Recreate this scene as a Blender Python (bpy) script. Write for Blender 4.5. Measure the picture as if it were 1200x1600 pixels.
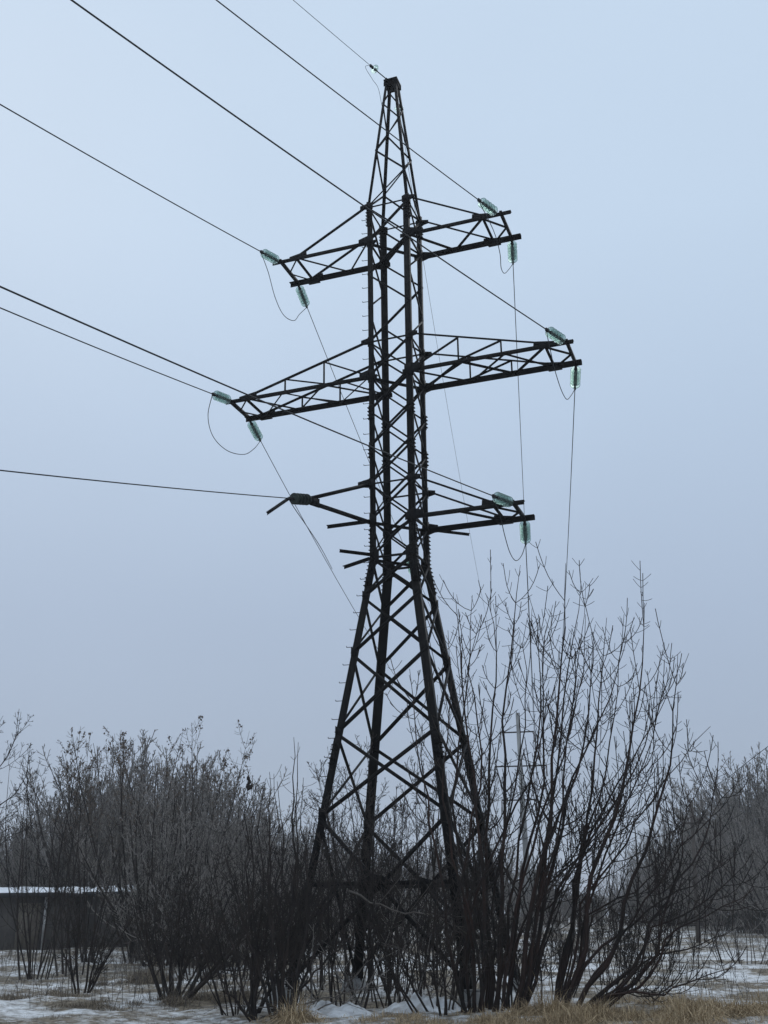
import bpy, math, random
import numpy as np
from mathutils import Vector, Matrix

for o in list(bpy.data.objects): bpy.data.objects.remove(o)
scene = bpy.context.scene
COL = scene.collection
R = math.radians

# ------------------------------------------------------------------ camera
PITCH, ROLL, F, CAMZ = 0.352822, -0.011304, 1700.0, 1.65
cp, sp = math.cos(PITCH), math.sin(PITCH)
FWD = np.array([0, cp, sp]); UP0 = np.array([0, -sp, cp]); RT0 = np.array([1.0, 0, 0])
RT = RT0*math.cos(ROLL) + UP0*math.sin(ROLL)
UP = -RT0*math.sin(ROLL) + UP0*math.cos(ROLL)
CAM = np.array([0, 0, CAMZ])
cd = bpy.data.cameras.new('camera'); cam = bpy.data.objects.new('camera', cd); COL.objects.link(cam)
cam.matrix_world = Matrix(((RT[0], UP[0], -FWD[0], 0), (RT[1], UP[1], -FWD[1], 0), (RT[2], UP[2], -FWD[2], CAMZ), (0, 0, 0, 1)))
cd.sensor_fit = 'VERTICAL'; cd.sensor_height = 36; cd.lens = 36*F/1600
cd.clip_start = .1; cd.clip_end = 3000
scene.camera = cam
scene.render.resolution_x, scene.render.resolution_y = 768, 1024

# ------------------------------------------------------------------ sky
SUN_EL, SUN_AZ = R(38), R(-25)
world = bpy.data.worlds.new('World'); scene.world = world; world.use_nodes = True
nt = world.node_tree; N = nt.nodes; N.clear(); lk = nt.links.new
out = N.new('ShaderNodeOutputWorld'); bg = N.new('ShaderNodeBackground'); lk(bg.outputs[0], out.inputs[0])
sky = N.new('ShaderNodeTexSky'); sky.sky_type = 'NISHITA'; sky.sun_disc = False
sky.sun_elevation = SUN_EL; sky.sun_rotation = SUN_AZ
sk = N.new('ShaderNodeMix'); sk.data_type = 'RGBA'; sk.blend_type = 'MULTIPLY'; sk.inputs[0].default_value = 1
lk(sky.outputs[0], sk.inputs[6]); sk.inputs[7].default_value = (.07, .07, .07, 1)
tc = N.new('ShaderNodeTexCoord'); sx = N.new('ShaderNodeSeparateXYZ'); lk(tc.outputs['Generated'], sx.inputs[0])
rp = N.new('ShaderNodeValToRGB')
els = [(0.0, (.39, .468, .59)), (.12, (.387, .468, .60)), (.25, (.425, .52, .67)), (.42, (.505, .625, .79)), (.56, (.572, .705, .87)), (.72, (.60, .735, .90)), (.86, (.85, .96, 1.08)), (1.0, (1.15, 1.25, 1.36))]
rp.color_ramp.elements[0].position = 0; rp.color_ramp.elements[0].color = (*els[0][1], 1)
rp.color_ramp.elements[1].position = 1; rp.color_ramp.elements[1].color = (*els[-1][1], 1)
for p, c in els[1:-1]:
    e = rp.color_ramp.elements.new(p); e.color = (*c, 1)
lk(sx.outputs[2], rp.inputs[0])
nz = N.new('ShaderNodeTexNoise'); nz.inputs['Scale'].default_value = 1.6; nz.inputs['Detail'].default_value = 4
lk(tc.outputs['Generated'], nz.inputs[0])
mr = N.new('ShaderNodeMapRange'); mr.inputs['To Min'].default_value = .91; mr.inputs['To Max'].default_value = 1.08
lk(nz.outputs[0], mr.inputs[0])
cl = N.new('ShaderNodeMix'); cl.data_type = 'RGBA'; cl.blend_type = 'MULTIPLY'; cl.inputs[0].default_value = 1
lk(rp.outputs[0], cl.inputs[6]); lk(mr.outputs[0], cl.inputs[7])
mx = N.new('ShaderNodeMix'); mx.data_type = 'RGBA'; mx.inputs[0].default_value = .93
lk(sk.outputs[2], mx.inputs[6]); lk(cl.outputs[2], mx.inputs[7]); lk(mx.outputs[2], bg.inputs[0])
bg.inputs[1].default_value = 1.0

sl = bpy.data.lights.new('sun', 'SUN'); sl.energy = .5; sl.angle = R(25); sl.color = (1, .97, .93)
so = bpy.data.objects.new('sun', sl); COL.objects.link(so)
so.rotation_euler = (math.pi/2-SUN_EL, 0, math.pi-SUN_AZ if False else R(155))
scene.view_settings.view_transform = 'Standard'; scene.view_settings.look = 'None'
scene.view_settings.exposure = 0; scene.view_settings.gamma = 1

# ------------------------------------------------------------------ geometry helpers
def project(p):
    d = np.asarray(p, float)-CAM
    w = d@FWD
    return 600+F*(d@RT)/w, 800-F*(d@UP)/w
def ray(px, py):
    return FWD*F + RT*(px-600) + UP*(800-py)
def at(px, py, D):
    r = ray(px, py); return CAM + r*(D/r[1])
def at_z(px, py, z):
    r = ray(px, py); return CAM + r*((z-CAMZ)/r[2])
def gr(px, D):
    """ground point at depth D seen in column px"""
    lo, hi = -400.0, 400.0
    for _ in range(50):
        m = (lo+hi)/2
        if project((m, D, 0))[0] < px: lo = m
        else: hi = m
    return np.array([m, D, 0.0])

def mat(name, col, rough=.8, metal=0.0, noise=None, col2=None, island=False, bump=0):
    m = bpy.data.materials.new(name); m.use_nodes = True
    t = m.node_tree; b = t.nodes['Principled BSDF']
    b.inputs['Base Color'].default_value = (*col, 1); b.inputs['Roughness'].default_value = rough; b.inputs['Metallic'].default_value = metal
    b.inputs['Specular IOR Level'].default_value = .3
    if col2 is not None:
        mixn = t.nodes.new('ShaderNodeMix'); mixn.data_type = 'RGBA'
        mixn.inputs[6].default_value = (*col, 1); mixn.inputs[7].default_value = (*col2, 1)
        tcn = t.nodes.new('ShaderNodeTexCoord'); nn = t.nodes.new('ShaderNodeTexNoise')
        nn.inputs['Scale'].default_value = noise or 3; nn.inputs['Detail'].default_value = 6
        t.links.new(tcn.outputs['Object'], nn.inputs[0])
        mp = t.nodes.new('ShaderNodeMapRange'); mp.inputs['From Min'].default_value = .35; mp.inputs['From Max'].default_value = .65
        if island:
            g = t.nodes.new('ShaderNodeNewGeometry'); ad = t.nodes.new('ShaderNodeMath'); ad.operation = 'MULTIPLY_ADD'
            ad.inputs[1].default_value = .5; t.links.new(g.outputs['Random Per Island'], ad.inputs[0])
            hl = t.nodes.new('ShaderNodeMath'); hl.operation = 'MULTIPLY'; hl.inputs[1].default_value = .5
            t.links.new(nn.outputs[0], hl.inputs[0]); t.links.new(hl.outputs[0], ad.inputs[2]); t.links.new(ad.outputs[0], mp.inputs[0])
        else: t.links.new(nn.outputs[0], mp.inputs[0])
        t.links.new(mp.outputs[0], mixn.inputs[0]); t.links.new(mixn.outputs[2], b.inputs['Base Color'])
        if bump:
            bn = t.nodes.new('ShaderNodeBump'); bn.inputs['Strength'].default_value = bump; bn.inputs['Distance'].default_value = .05
            t.links.new(nn.outputs[0], bn.inputs['Height']); t.links.new(bn.outputs[0], b.inputs['Normal'])
    return m

STEEL = mat('weathered_dark_steel', (.004, .004, .005), .6, .0, 2.5, (.009, .008, .0075))
CABLE = mat('aluminium_cable', (.035, .037, .04), .6, .3)
IRON = mat('cast_iron', (.02, .02, .021), .6, .3)
CONC = mat('grey_concrete', (.30, .30, .29), .9, 0, 2, (.20, .20, .20))
STEEL.node_tree.nodes['Principled BSDF'].inputs['Specular IOR Level'].default_value = .08
BARK = mat('dark_wet_bark', (.016, .013, .012), .85, 0, 2.5, (.040, .029, .024))
BARKRED = mat('reddish_brown_bark', (.012, .010, .009), .8, 0, 1.2, (.038, .019, .014))
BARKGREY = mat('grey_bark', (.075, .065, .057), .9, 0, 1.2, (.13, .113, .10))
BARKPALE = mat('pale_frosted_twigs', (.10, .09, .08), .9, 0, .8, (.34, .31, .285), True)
SEED = mat('dry_seed_clusters', (.085, .065, .05), .9, 0, 4, (.16, .12, .09), True)
STRAW = mat('dry_straw', (.24, .175, .10), .85, 0, .9, (.56, .43, .27), True)
STRAWD = mat('dull_straw', (.10, .08, .06), .9, 0, .9, (.28, .23, .17), True)
WOOD = mat('grey_wood_pole', (.10, .085, .075), .9, 0, 3, (.06, .05, .045))
SNOW = mat('snow', (.42, .42, .42), .8, 0, 5, (.74, .77, .80), bump=.5)
ROOFSNOW = mat('roof_snow', (.62, .65, .70), .8, 0, 2, (.82, .84, .87), bump=.3)
WALL = mat('dirty_plaster_wall', (.10, .09, .08), .9, 0, 1.5, (.055, .05, .047))
DOORM = mat('faded_metal_door', (.19, .165, .13), .7, 0, 1.2, (.10, .08, .065))
ROOFM = mat('tarred_roof_edge', (.03, .03, .035), .8)
POST = mat('whitewashed_post', (.42, .42, .41), .8, 0, 2, (.2, .19, .18))
CERAM = mat('brown_porcelain', (.05, .03, .025), .3)
def glass_mat():
    m = bpy.data.materials.new('green_insulator_glass'); m.use_nodes = True
    t = m.node_tree; b = t.nodes['Principled BSDF']
    b.inputs['Base Color'].default_value = (.48, .60, .56, 1); b.inputs['Roughness'].default_value = .08
    b.inputs['Transmission Weight'].default_value = .75; b.inputs['IOR'].default_value = 1.3
    tr = t.nodes.new('ShaderNodeBsdfTransparent'); tr.inputs[0].default_value = (.80, .89, .86, 1)
    mxs = t.nodes.new('ShaderNodeMixShader'); mxs.inputs[0].default_value = .5
    t.links.new(b.outputs[0], mxs.inputs[1]); t.links.new(tr.outputs[0], mxs.inputs[2])
    t.links.new(mxs.outputs[0], t.nodes['Material Output'].inputs[0])
    return m
GLASS = glass_mat()
GLASSD = mat('sooty_insulator_glass', (.02, .024, .022), .35, 0, 6, (.045, .06, .05))

def tag(o, label=None, cat=None, group=None, kind=None):
    if label: o['label'] = label
    if cat: o['category'] = cat
    if group: o['group'] = group
    if kind: o['kind'] = kind
    return o
def empty(name, loc, label, cat, group=None):
    o = bpy.data.objects.new(name, None); COL.objects.link(o); o.location = loc; o.empty_display_size = .3
    return tag(o, label, cat, group)

class MB:
    """collects vertices and faces of one mesh"""
    def __init__(s): s.V = []; s.Q = []; s.P = []; s.n = 0; s.smooth = False
    def add(s, v, faces):
        v = np.asarray(v, float).reshape(-1, 3)
        for f in faces: s.P.append([i+s.n for i in f])
        s.V.append(v); s.n += len(v)
    def addq(s, v, q):
        v = v.reshape(-1, 3); s.Q.append(q+s.n); s.V.append(v); s.n += len(v)
    def mesh(s, name, origin=(0, 0, 0)):
        v = np.concatenate(s.V)-np.asarray(origin, float)
        me = bpy.data.meshes.new(name)
        q = np.concatenate(s.Q) if s.Q else np.zeros((0, 4), int)
        pl = [len(f) for f in s.P]
        loops = np.concatenate([q.ravel()]+[np.array(f) for f in s.P]) if (len(q) or s.P) else np.zeros(0, int)
        tot = np.concatenate([np.full(len(q), q.shape[1] if len(q) else 4), np.array(pl, int)]).astype(np.int32)
        st = np.concatenate([[0], np.cumsum(tot)[:-1]]).astype(np.int32)
        me.vertices.add(len(v)); me.vertices.foreach_set('co', v.astype(np.float32).ravel())
        me.loops.add(len(loops)); me.loops.foreach_set('vertex_index', loops.astype(np.int32))
        me.polygons.add(len(tot)); me.polygons.foreach_set('loop_start', st); me.polygons.foreach_set('loop_total', tot)
        if s.smooth: me.polygons.foreach_set('use_smooth', np.ones(len(tot), bool))
        me.update(calc_edges=True)
        return me
    def build(s, name, m, parent=None, origin=None):
        org = (0, 0, 0)
        if parent is not None:
            org = wloc(parent)
        if origin is not None and parent is None: org = origin
        me = s.mesh(name, org); me.materials.append(m)
        o = bpy.data.objects.new(name, me); COL.objects.link(o)
        if parent is not None: o.parent = parent
        else: o.location = org
        return o
def wloc(o):
    v = Vector((0, 0, 0))
    while o is not None: v = v+o.location; o = o.parent
    return np.array(v)

def nrm(v): v = np.asarray(v, float); return v/(np.linalg.norm(v)+1e-12)
def tubes(mb, P, Rd, sides=3):
    """P (N,k,3), Rd (N,k): tapered tubes, all in one go"""
    N_, k, _ = P.shape
    T = np.empty_like(P); T[:, 1:-1] = P[:, 2:]-P[:, :-2]; T[:, 0] = P[:, 1]-P[:, 0]; T[:, -1] = P[:, -1]-P[:, -2]
    T /= (np.linalg.norm(T, axis=2, keepdims=True)+1e-9)
    ref = np.tile(np.array([.31, .95, .05]), (N_, 1)); mean = P[:, -1]-P[:, 0]; mean /= (np.linalg.norm(mean, axis=1, keepdims=True)+1e-9)
    par = np.abs((mean*ref).sum(1)) > .85; ref[par] = np.array([.9, -.1, .43])
    U = np.cross(T, ref[:, None, :]); U /= (np.linalg.norm(U, axis=2, keepdims=True)+1e-9)
    W = np.cross(T, U)
    a = np.arange(sides)*2*math.pi/sides
    ring = P[:, :, None, :] + Rd[:, :, None, None]*(U[:, :, None, :]*np.cos(a)[None, None, :, None]+W[:, :, None, :]*np.sin(a)[None, None, :, None])
    base = (np.arange(N_)*k*sides)[:, None, None] + (np.arange(k-1)*sides)[None, :, None]
    j = np.arange(sides)[None, None, :]; j2 = (j+1) % sides
    q = np.stack([base+j, base+j2, base+sides+j2, base+sides+j], -1).reshape(-1, 4)
    mb.addq(ring, q)
def tube(mb, pts, r, sides=8):
    pts = np.asarray(pts, float)
    r = np.full(len(pts), r) if np.isscalar(r) else np.asarray(r, float)
    tubes(mb, pts[None], r[None], sides)
def rod(mb, a, b, r, sides=6, cap=True, r2=None):
    a = np.asarray(a, float); b = np.asarray(b, float); t = nrm(b-a)
    ref = np.array([0, 0, 1.0]) if abs(t[2]) < .9 else np.array([1.0, 0, 0])
    u = nrm(np.cross(t, ref)); w = np.cross(t, u); an = np.arange(sides)*2*math.pi/sides
    c = np.outer(np.cos(an), u)+np.outer(np.sin(an), w); r2 = r if r2 is None else r2
    f = [[i, (i+1) % sides, sides+(i+1) % sides, sides+i] for i in range(sides)]
    if cap: f += [list(range(sides))[::-1], list(range(sides, 2*sides))]
    mb.add(np.vstack([a+c*r, b+c*r2]), f)
def beam(mb, a, b, w, h, ref=(0, 0, 1)):
    a = np.asarray(a, float); b = np.asarray(b, float); t = nrm(b-a)
    u = np.cross(t, ref)
    if np.linalg.norm(u) < .1: u = np.cross(t, (1, .2, 0))
    u = nrm(u); v = np.cross(u, t)
    c = np.array([u*w/2+v*h/2, -u*w/2+v*h/2, -u*w/2-v*h/2, u*w/2-v*h/2])
    mb.add(np.vstack([a+c, b+c]), [[0, 1, 2, 3], [7, 6, 5, 4], [0, 4, 5, 1], [1, 5, 6, 2], [2, 6, 7, 3], [3, 7, 4, 0]])
def angle_bar(mb, a, b, w, d1, d2, t=.009):
    """L-section: heel on the line a-b, flanges along d1 and d2"""
    a = np.asarray(a, float); b = np.asarray(b, float); ax = nrm(b-a)
    d1 = np.asarray(d1, float); d1 = nrm(d1-ax*(d1@ax)); d2 = np.asarray(d2, float); d2 = nrm(d2-ax*(d2@ax))
    pr = [0*d1, d1*w, d1*w+d2*t, d1*t+d2*t, d1*t+d2*w, d2*w]
    mb.add(np.vstack([a+np.array(pr), b+np.array(pr)]), [[i, (i+1) % 6, 6+(i+1) % 6, 6+i] for i in range(6)]+[[5, 4, 3, 2, 1, 0], [6, 7, 8, 9, 10, 11]])
def plate(mb, pts, nrml, t=.012):
    pts = np.asarray(pts, float); n = len(pts); nv = nrm(nrml)*t/2
    mb.add(np.vstack([pts+nv, pts-nv]), [list(range(n)), list(range(n, 2*n))[::-1]]+[[i, n+i, n+(i+1) % n, (i+1) % n] for i in range(n)])
def lathe(mb, a, ax, prof, seg=16):
    """prof [(s along axis, radius)]"""
    a = np.asarray(a, float); ax = nrm(ax); ref = np.array([0, 0, 1.0]) if abs(ax[2]) < .9 else np.array([1.0, 0, 0])
    u = nrm(np.cross(ax, ref)); w = np.cross(ax, u); an = np.arange(seg)*2*math.pi/seg
    c = np.outer(np.cos(an), u)+np.outer(np.sin(an), w)
    V = np.concatenate([a+ax*s+c*r for s, r in prof]); f = []
    for i in range(len(prof)-1):
        for j in range(seg): f.append([i*seg+j, i*seg+(j+1) % seg, (i+1)*seg+(j+1) % seg, (i+1)*seg+j])
    mb.add(V, f)

# value noise in the plane
_h = np.random.RandomState(5).rand(256, 256)
def vnoise(x, y):
    xi = np.floor(x).astype(int); yi = np.floor(y).astype(int); fx = x-xi; fy = y-yi
    fx = fx*fx*(3-2*fx); fy = fy*fy*(3-2*fy)
    g = lambda a, b: _h[a % 256, b % 256]
    return (g(xi, yi)*(1-fx)+g(xi+1, yi)*fx)*(1-fy)+(g(xi, yi+1)*(1-fx)+g(xi+1, yi+1)*fx)*fy
def fbm(x, y, o=4):
    s = 0; a = .5; tot = 0
    for i in range(o):
        s = s+a*vnoise(x*2**i+17*i, y*2**i+31*i); tot += a; a *= .5
    return s/tot
def gheight(x, y):
    x = np.asarray(x, float); y = np.asarray(y, float)
    return (fbm(x*.35, y*.35, 4)-.5)*.34+(fbm(x*2.2, y*2.2, 2)-.5)*.09
def snowmask(x, y):  # larger drifts and bare spots
    x = np.asarray(x, float); y = np.asarray(y, float)
    return fbm(x*.8+7, y*.55+3, 5)+.22*(fbm(x*3.3, y*2.6, 3)-.5)-.05*np.clip((y-30)/20, 0, 1)

# ------------------------------------------------------------------ ground
us = np.concatenate([[-40, -18, -9, -5, -3, -2, -1.5], np.linspace(-1.15, 1.15, 330), [1.5, 2, 3, 5, 9, 18, 40]])
ys = np.concatenate([[-70, -40, -20, -8, 2, 9], np.linspace(14, 40, 210), np.linspace(40.4, 80, 100), np.linspace(82, 150, 40), [165, 190, 230, 290, 370]])
wy = np.where(ys > 0, 3+.40*ys, 5.0)
GX = np.clip(us[None, :]*wy[:, None], -300, 300); 
for col, s in ((0, -1), (-1, 1)): GX[:, col] = s*300
GX[:, 1:7] = np.maximum(GX[:, 1:7], -295+np.arange(6)); GX[:, -7:-1] = np.minimum(GX[:, -7:-1], 290+np.arange(6))
GY = np.repeat(ys[:, None], len(us), 1); GZ = gheight(GX, GY)
nr, nc = GX.shape
mb = MB(); idx = np.arange(nr*nc).reshape(nr, nc)
q = np.stack([idx[:-1, :-1], idx[:-1, 1:], idx[1:, 1:], idx[1:, :-1]], -1).reshape(-1, 4)
mb.addq(np.stack([GX, GY, GZ], -1), q); mb.smooth = True
def ground_mat():
    m = bpy.data.materials.new('patchy_snow_and_dead_grass'); m.use_nodes = True
    t = m.node_tree; b = t.nodes['Principled BSDF']; n = t.nodes.new; l = t.links.new
    b.inputs['Roughness'].default_value = .9; b.inputs['Specular IOR Level'].default_value = .15
    at_ = n('ShaderNodeAttribute'); at_.attribute_name = 'snow'
    tcn = n('ShaderNodeTexCoord'); n1 = n('ShaderNodeTexNoise'); n1.inputs['Scale'].default_value = 4.5; n1.inputs['Detail'].default_value = 9; n1.inputs['Roughness'].default_value = .68
    l(tcn.outputs['Object'], n1.inputs[0])
    ad = n('ShaderNodeMath'); ad.operation = 'MULTIPLY_ADD'; ad.inputs[1].default_value = 1.15; l(n1.outputs[0], ad.inputs[0]); l(at_.outputs['Fac'], ad.inputs[2])
    mp = n('ShaderNodeMapRange'); mp.inputs['From Min'].default_value = .95; mp.inputs['From Max'].default_value = 1.26; l(ad.outputs[0], mp.inputs[0])
    n2 = n('ShaderNodeTexNoise'); n2.inputs['Scale'].default_value = 7; n2.inputs['Detail'].default_value = 8; n2.inputs['Roughness'].default_value = .7; l(tcn.outputs['Object'], n2.inputs[0])
    g = n('ShaderNodeValToRGB'); g.color_ramp.elements[0].position = .35; g.color_ramp.elements[0].color = (.06, .05, .038, 1)
    g.color_ramp.elements[1].position = .7; g.color_ramp.elements[1].color = (.34, .29, .22, 1); l(n2.outputs[0], g.inputs[0])
    s = n('ShaderNodeValToRGB'); s.color_ramp.elements[0].position = .3; s.color_ramp.elements[0].color = (.34, .34, .34, 1)
    s.color_ramp.elements[1].position = .6; s.color_ramp.elements[1].color = (.80, .82, .84, 1); l(n2.outputs[0], s.inputs[0])
    mixn = n('ShaderNodeMix'); mixn.data_type = 'RGBA'; l(mp.outputs[0], mixn.inputs[0]); l(g.outputs[0], mixn.inputs[6]); l(s.outputs[0], mixn.inputs[7])
    l(mixn.outputs[2], b.inputs['Base Color'])
    bn = n('ShaderNodeBump'); bn.inputs['Strength'].default_value = .8; bn.inputs['Distance'].default_value = .06; l(n2.outputs[0], bn.inputs['Height']); l(bn.outputs[0], b.inputs['Normal'])
    return m
go = mb.build('ground', ground_mat()); tag(go, kind='structure')
attr = go.data.attributes.new('snow', 'FLOAT', 'POINT')
attr.data.foreach_set('value', snowmask(GX, GY).astype(np.float32).ravel())

# ------------------------------------------------------------------ the lattice pylon
TX, TY, PHI = .380106, 25.134284, .442233
Z = {k: v+CAMZ for k, v in dict(T=22.387, U2=17.914, U1=16.828, M2=13.80, M1=12.828, L2=9.872, L1=8.921, W=7.974, J1=6.968, J2=5.584, J3=3.757, J4=1.937, H=.57, G=-1.62).items()}
HWT, HWU, HWW, HWJ = .1565, .5830, .5595, 1.4550
RD = np.array([math.cos(PHI-math.pi/4), math.sin(PHI-math.pi/4), 0]); ND = np.array([math.cos(PHI+1.25*math.pi), math.sin(PHI+1.25*math.pi), 0])
TO = np.array([TX, TY, 0])
def hw(z):
    if z >= Z['U2']: t = (z-Z['U2'])/(Z['T']-Z['U2']); return HWU*(1-t)+HWT*t
    if z >= Z['W']: t = (z-Z['W'])/(Z['U2']-Z['W']); return HWW*(1-t)+HWU*t
    t = (z-Z['W'])/(Z['J4']-Z['W']); return HWW*(1-t)+HWJ*t
def TP(u, n, z): return TO+RD*u+ND*n+np.array([0, 0, z])
CORN = {'A': (-1, 1), 'B': (-1, -1), 'C': (1, 1), 'D': (1, -1)}
def LP(c, z, k=1.0): w = hw(z)*k; return TP(CORN[c][0]*w, CORN[c][1]*w, z)

py_o = empty('lattice_pylon', (TX, TY, 0), 'tall dark steel lattice pylon with six crossarms standing in the bushes', 'pylon')
for c, (su, sn) in CORN.items():
    m = MB(); f1 = -RD*su; f2 = -ND*sn
    zs = [Z['G'], Z['W'], Z['U2'], Z['T']]
    for i, w in ((0, .175), (1, .145), (2, .075)):
        angle_bar(m, LP(c, zs[i]), LP(c, zs[i+1]), w, f1, f2, .014)
    # splice plates with bolt heads round the waist, smaller ones higher up
    for zc, h, w in ((Z['W'], .75, .125), (Z['U1']+.75, .25, .1), (Z['M2']-2.9+.9, .2, .1), (Z['J3']-.4, .3, .12), (Z['L2']+.9, .22, .1)):
        for fl, o_ in ((f1, f2), (f2, f1)):
            a = LP(c, zc-h)-o_*.012+fl*.012; b = LP(c, zc)-o_*.012+fl*.012; d = LP(c, zc+h)-o_*.012+fl*.012
            for p_, q_ in ((a, b), (b, d)): plate(m, [p_, p_+fl*w, q_+fl*w, q_], o_, .014)
            nb = int(2*h/.1)
            for j in range(nb):
                zz = zc-h+.05+j*.1
                for off in (.03, w-.02):
                    p_ = LP(c, zz)+fl*off-o_*.012; rod(m, p_-o_*.045, p_, .014, 6)
    m.build('leg', STEEL, py_o)
    m = MB(); b = LP(c, Z['G']); b[2] = 0
    fo = b-np.array([0, 0, 0.3]); 
    rod(m, fo, b+np.array([0, 0, .22]), .38, 4, True, .24); rod(m, b+np.array([0, 0, .221]), b+np.array([0, 0, .26]), .17, 4, True)
    m.build('footing', CONC, py_o)

def brace(m, a, b, w, o_, t=.007):
    ax = nrm(b-a); s = np.cross(ax, o_)
    angle_bar(m, a-s*w/2, b-s*w/2, w, s, -np.asarray(o_), t)
def gusset(m, p, o_, s, h, w):
    o_ = nrm(o_); s = nrm(s); up = np.array([0, 0, 1.0])
    plate(m, [p-up*h, p-up*h*.55+s*w, p+up*h*.55+s*w, p+up*h], o_, .01)
FACES = [('A', 'C', ND), ('B', 'D', -ND), ('A', 'B', -RD), ('C', 'D', RD)]
for fa, (c1, c2, o_) in enumerate(FACES):
    sd = nrm(LP(c2, 5)-LP(c1, 5)); sgn = 1
    # tapered base: cross bracing
    m = MB(); lv = [Z['W'], Z['J1'], Z['J2'], Z['J3'], Z['J4']]
    for i in range(4):
        w = .065 if i < 2 else .072
        brace(m, LP(c1, lv[i]-.0)-o_*.01, LP(c2, lv[i+1])-o_*.01, w, o_)
        brace(m, LP(c2, lv[i]-.0)+o_*.008, LP(c1, lv[i+1])+o_*.008, w, o_)
        for c, s in ((c1, sd), (c2, -sd)): gusset(m, LP(c, lv[i+1])+o_*.004, o_, s, .16, .13)
    m.build('bracing', STEEL, py_o)
    # bottom panel with its horizontal beam
    m = MB(); zc = Z['H']
    x1 = (LP(c1, zc)+LP(c2, zc))/2
    for ca, cb in ((c1, c2), (c2, c1)):
        pa = LP(ca, Z['J4']); pb = LP(cb, Z['G']+.25)
        off = o_*(.008 if ca == c1 else -.01)
        brace(m, pa+off, pb+off, .075, o_)
    brace(m, LP(c1, zc)+o_*.02, LP(c2, zc)+o_*.02, .08, o_)
    gusset(m, x1-sd*.2, o_, sd, .2, .38)
    for c, s in ((c1, sd), (c2, -sd)):
        gusset(m, LP(c, Z['J4'])+o_*.004, o_, s, .22, .18); gusset(m, LP(c, Z['G']+.3)+o_*.004, o_, s, .2, .2)
        for t_ in (.42,):
            pm = LP(c, zc)*(1-t_)+x1*t_; brace(m, pm+o_*.03, LP(c, Z['G']+.9)+o_*.03, .045, o_)
    m.build('base_frame', STEEL, py_o)
    # trunk
    m = MB()
    segs = [Z['M1'] - i*(Z['M1']-Z['L2'])/3 for i in range(4)] + [Z['L1'], Z['W']]
    for i in range(5):
        brace(m, LP(c1, segs[i])-o_*.008, LP(c2, segs[i+1])-o_*.008, .045, o_)
        brace(m, LP(c2, segs[i])+o_*.008, LP(c1, segs[i+1])+o_*.008, .045, o_)
        xm = (LP(c1, (segs[i]+segs[i+1])/2)+LP(c2, (segs[i]+segs[i+1])/2))/2
        gusset(m, xm-sd*.05, o_, sd, .06, .1)
    a_, b_ = (c2, c1) if fa in (0, 3) else (c1, c2)
    def zig(z0, z1, n, first):
        for i in range(n):
            za = z0+(z1-z0)*i/n; zb = z0+(z1-z0)*(i+1)/n
            p_, q_ = (a_, b_) if (i % 2 == 0) == first else (b_, a_)
            brace(m, LP(p_, za), LP(q_, zb), .05, o_)
    zig(Z['U1'], Z['M2'], 3, True)
    brace(m, LP(a_, Z['M2'])-o_*.008, LP(b_, Z['M1']), .05, o_); brace(m, LP(b_, Z['M2'])+o_*.008, LP(a_, Z['M1'])+o_*.008, .045, o_)
    brace(m, LP(a_, Z['U2'])-o_*.008, LP(b_, Z['U1']), .055, o_); brace(m, LP(b_, Z['U2'])+o_*.008, LP(a_, Z['U1'])+o_*.008, .045, o_)
    for lvl, w in (('U2', .045), ('M2', .05), ('L2', .045), ('W', .06)): brace(m, LP(c1, Z[lvl])-o_*.02, LP(c2, Z[lvl])-o_*.02, w, o_)
    if fa > 1:
        for lvl in ('U1', 'M1', 'L1'): brace(m, LP(c1, Z[lvl])-o_*.02, LP(c2, Z[lvl])-o_*.02, .06, o_)
    for lvl, h, w in (('U2', .17, .17), ('U1', .17, .17), ('M2', .14, .14), ('M1', .2, .18), ('L2', .15, .15), ('L1', .18, .17), ('W', .3, .22)):
        for c, s in ((c1, sd), (c2, -sd)): gusset(m, LP(c, Z[lvl])+o_*.016, o_, s, h, w)
    m.build('trunk_bracing', STEEL, py_o)
    # peak
    m = MB(); dz = Z['T']-Z['U2']
    fr = [0, .24, .44, .66, .82, .97]
    for i in range(5):
        p_, q_ = (c1, c2) if i % 2 == (0 if fa in (0, 2) else 1) else (c2, c1)
        brace(m, LP(p_, Z['U2']+dz*fr[i]), LP(q_, Z['U2']+dz*fr[i+1]), .042 if i < 3 else .034, o_)
    m.build('peak_bracing', STEEL, py_o)
# diaphragms
for lvl in ('U1', 'M1', 'L1', 'W'):
    w = .06; m = MB()
    brace(m, LP('A', Z[lvl])-np.array([0, 0, .03]), LP('D', Z[lvl])-np.array([0, 0, .03]), w, (0, 0, 1)); m.build('cross_tie', STEEL, py_o); m = MB(); brace(m, LP('B', Z[lvl]-.05), LP('C', Z[lvl]-.05), w, (0, 0, 1)); m.build('cross_tie', STEEL, py_o)
m = MB()
beam(m, TP(-.2, .0, Z['T']+.02), TP(.2, .0, Z['T']+.02), .40, .05, (0, 0, 1))
for s in (-1, 1):
    beam(m, TP(-.21, .16*s, Z['T']-.09), TP(.21, .16*s, Z['T']-.09), .014, .14, (0, 0, 1))
    beam(m, TP(.17*s, -.17, Z['T']-.10), TP(.17*s, .17, Z['T']-.10), .014, .15, (0, 0, 1))
m.build('peak_cap', STEEL, py_o)
z = 3.2
while z < Z['U2']-.3:
    m = MB(); p_ = LP('A', z); d = -RD*.9+ND*.1; rod(m, p_, p_+d*.16, .008, 5); rod(m, p_+d*.16, p_+d*.165+np.array([0, 0, .03]), .008, 5)
    z += .42; m.build('step_bolt', STEEL, py_o)

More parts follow.
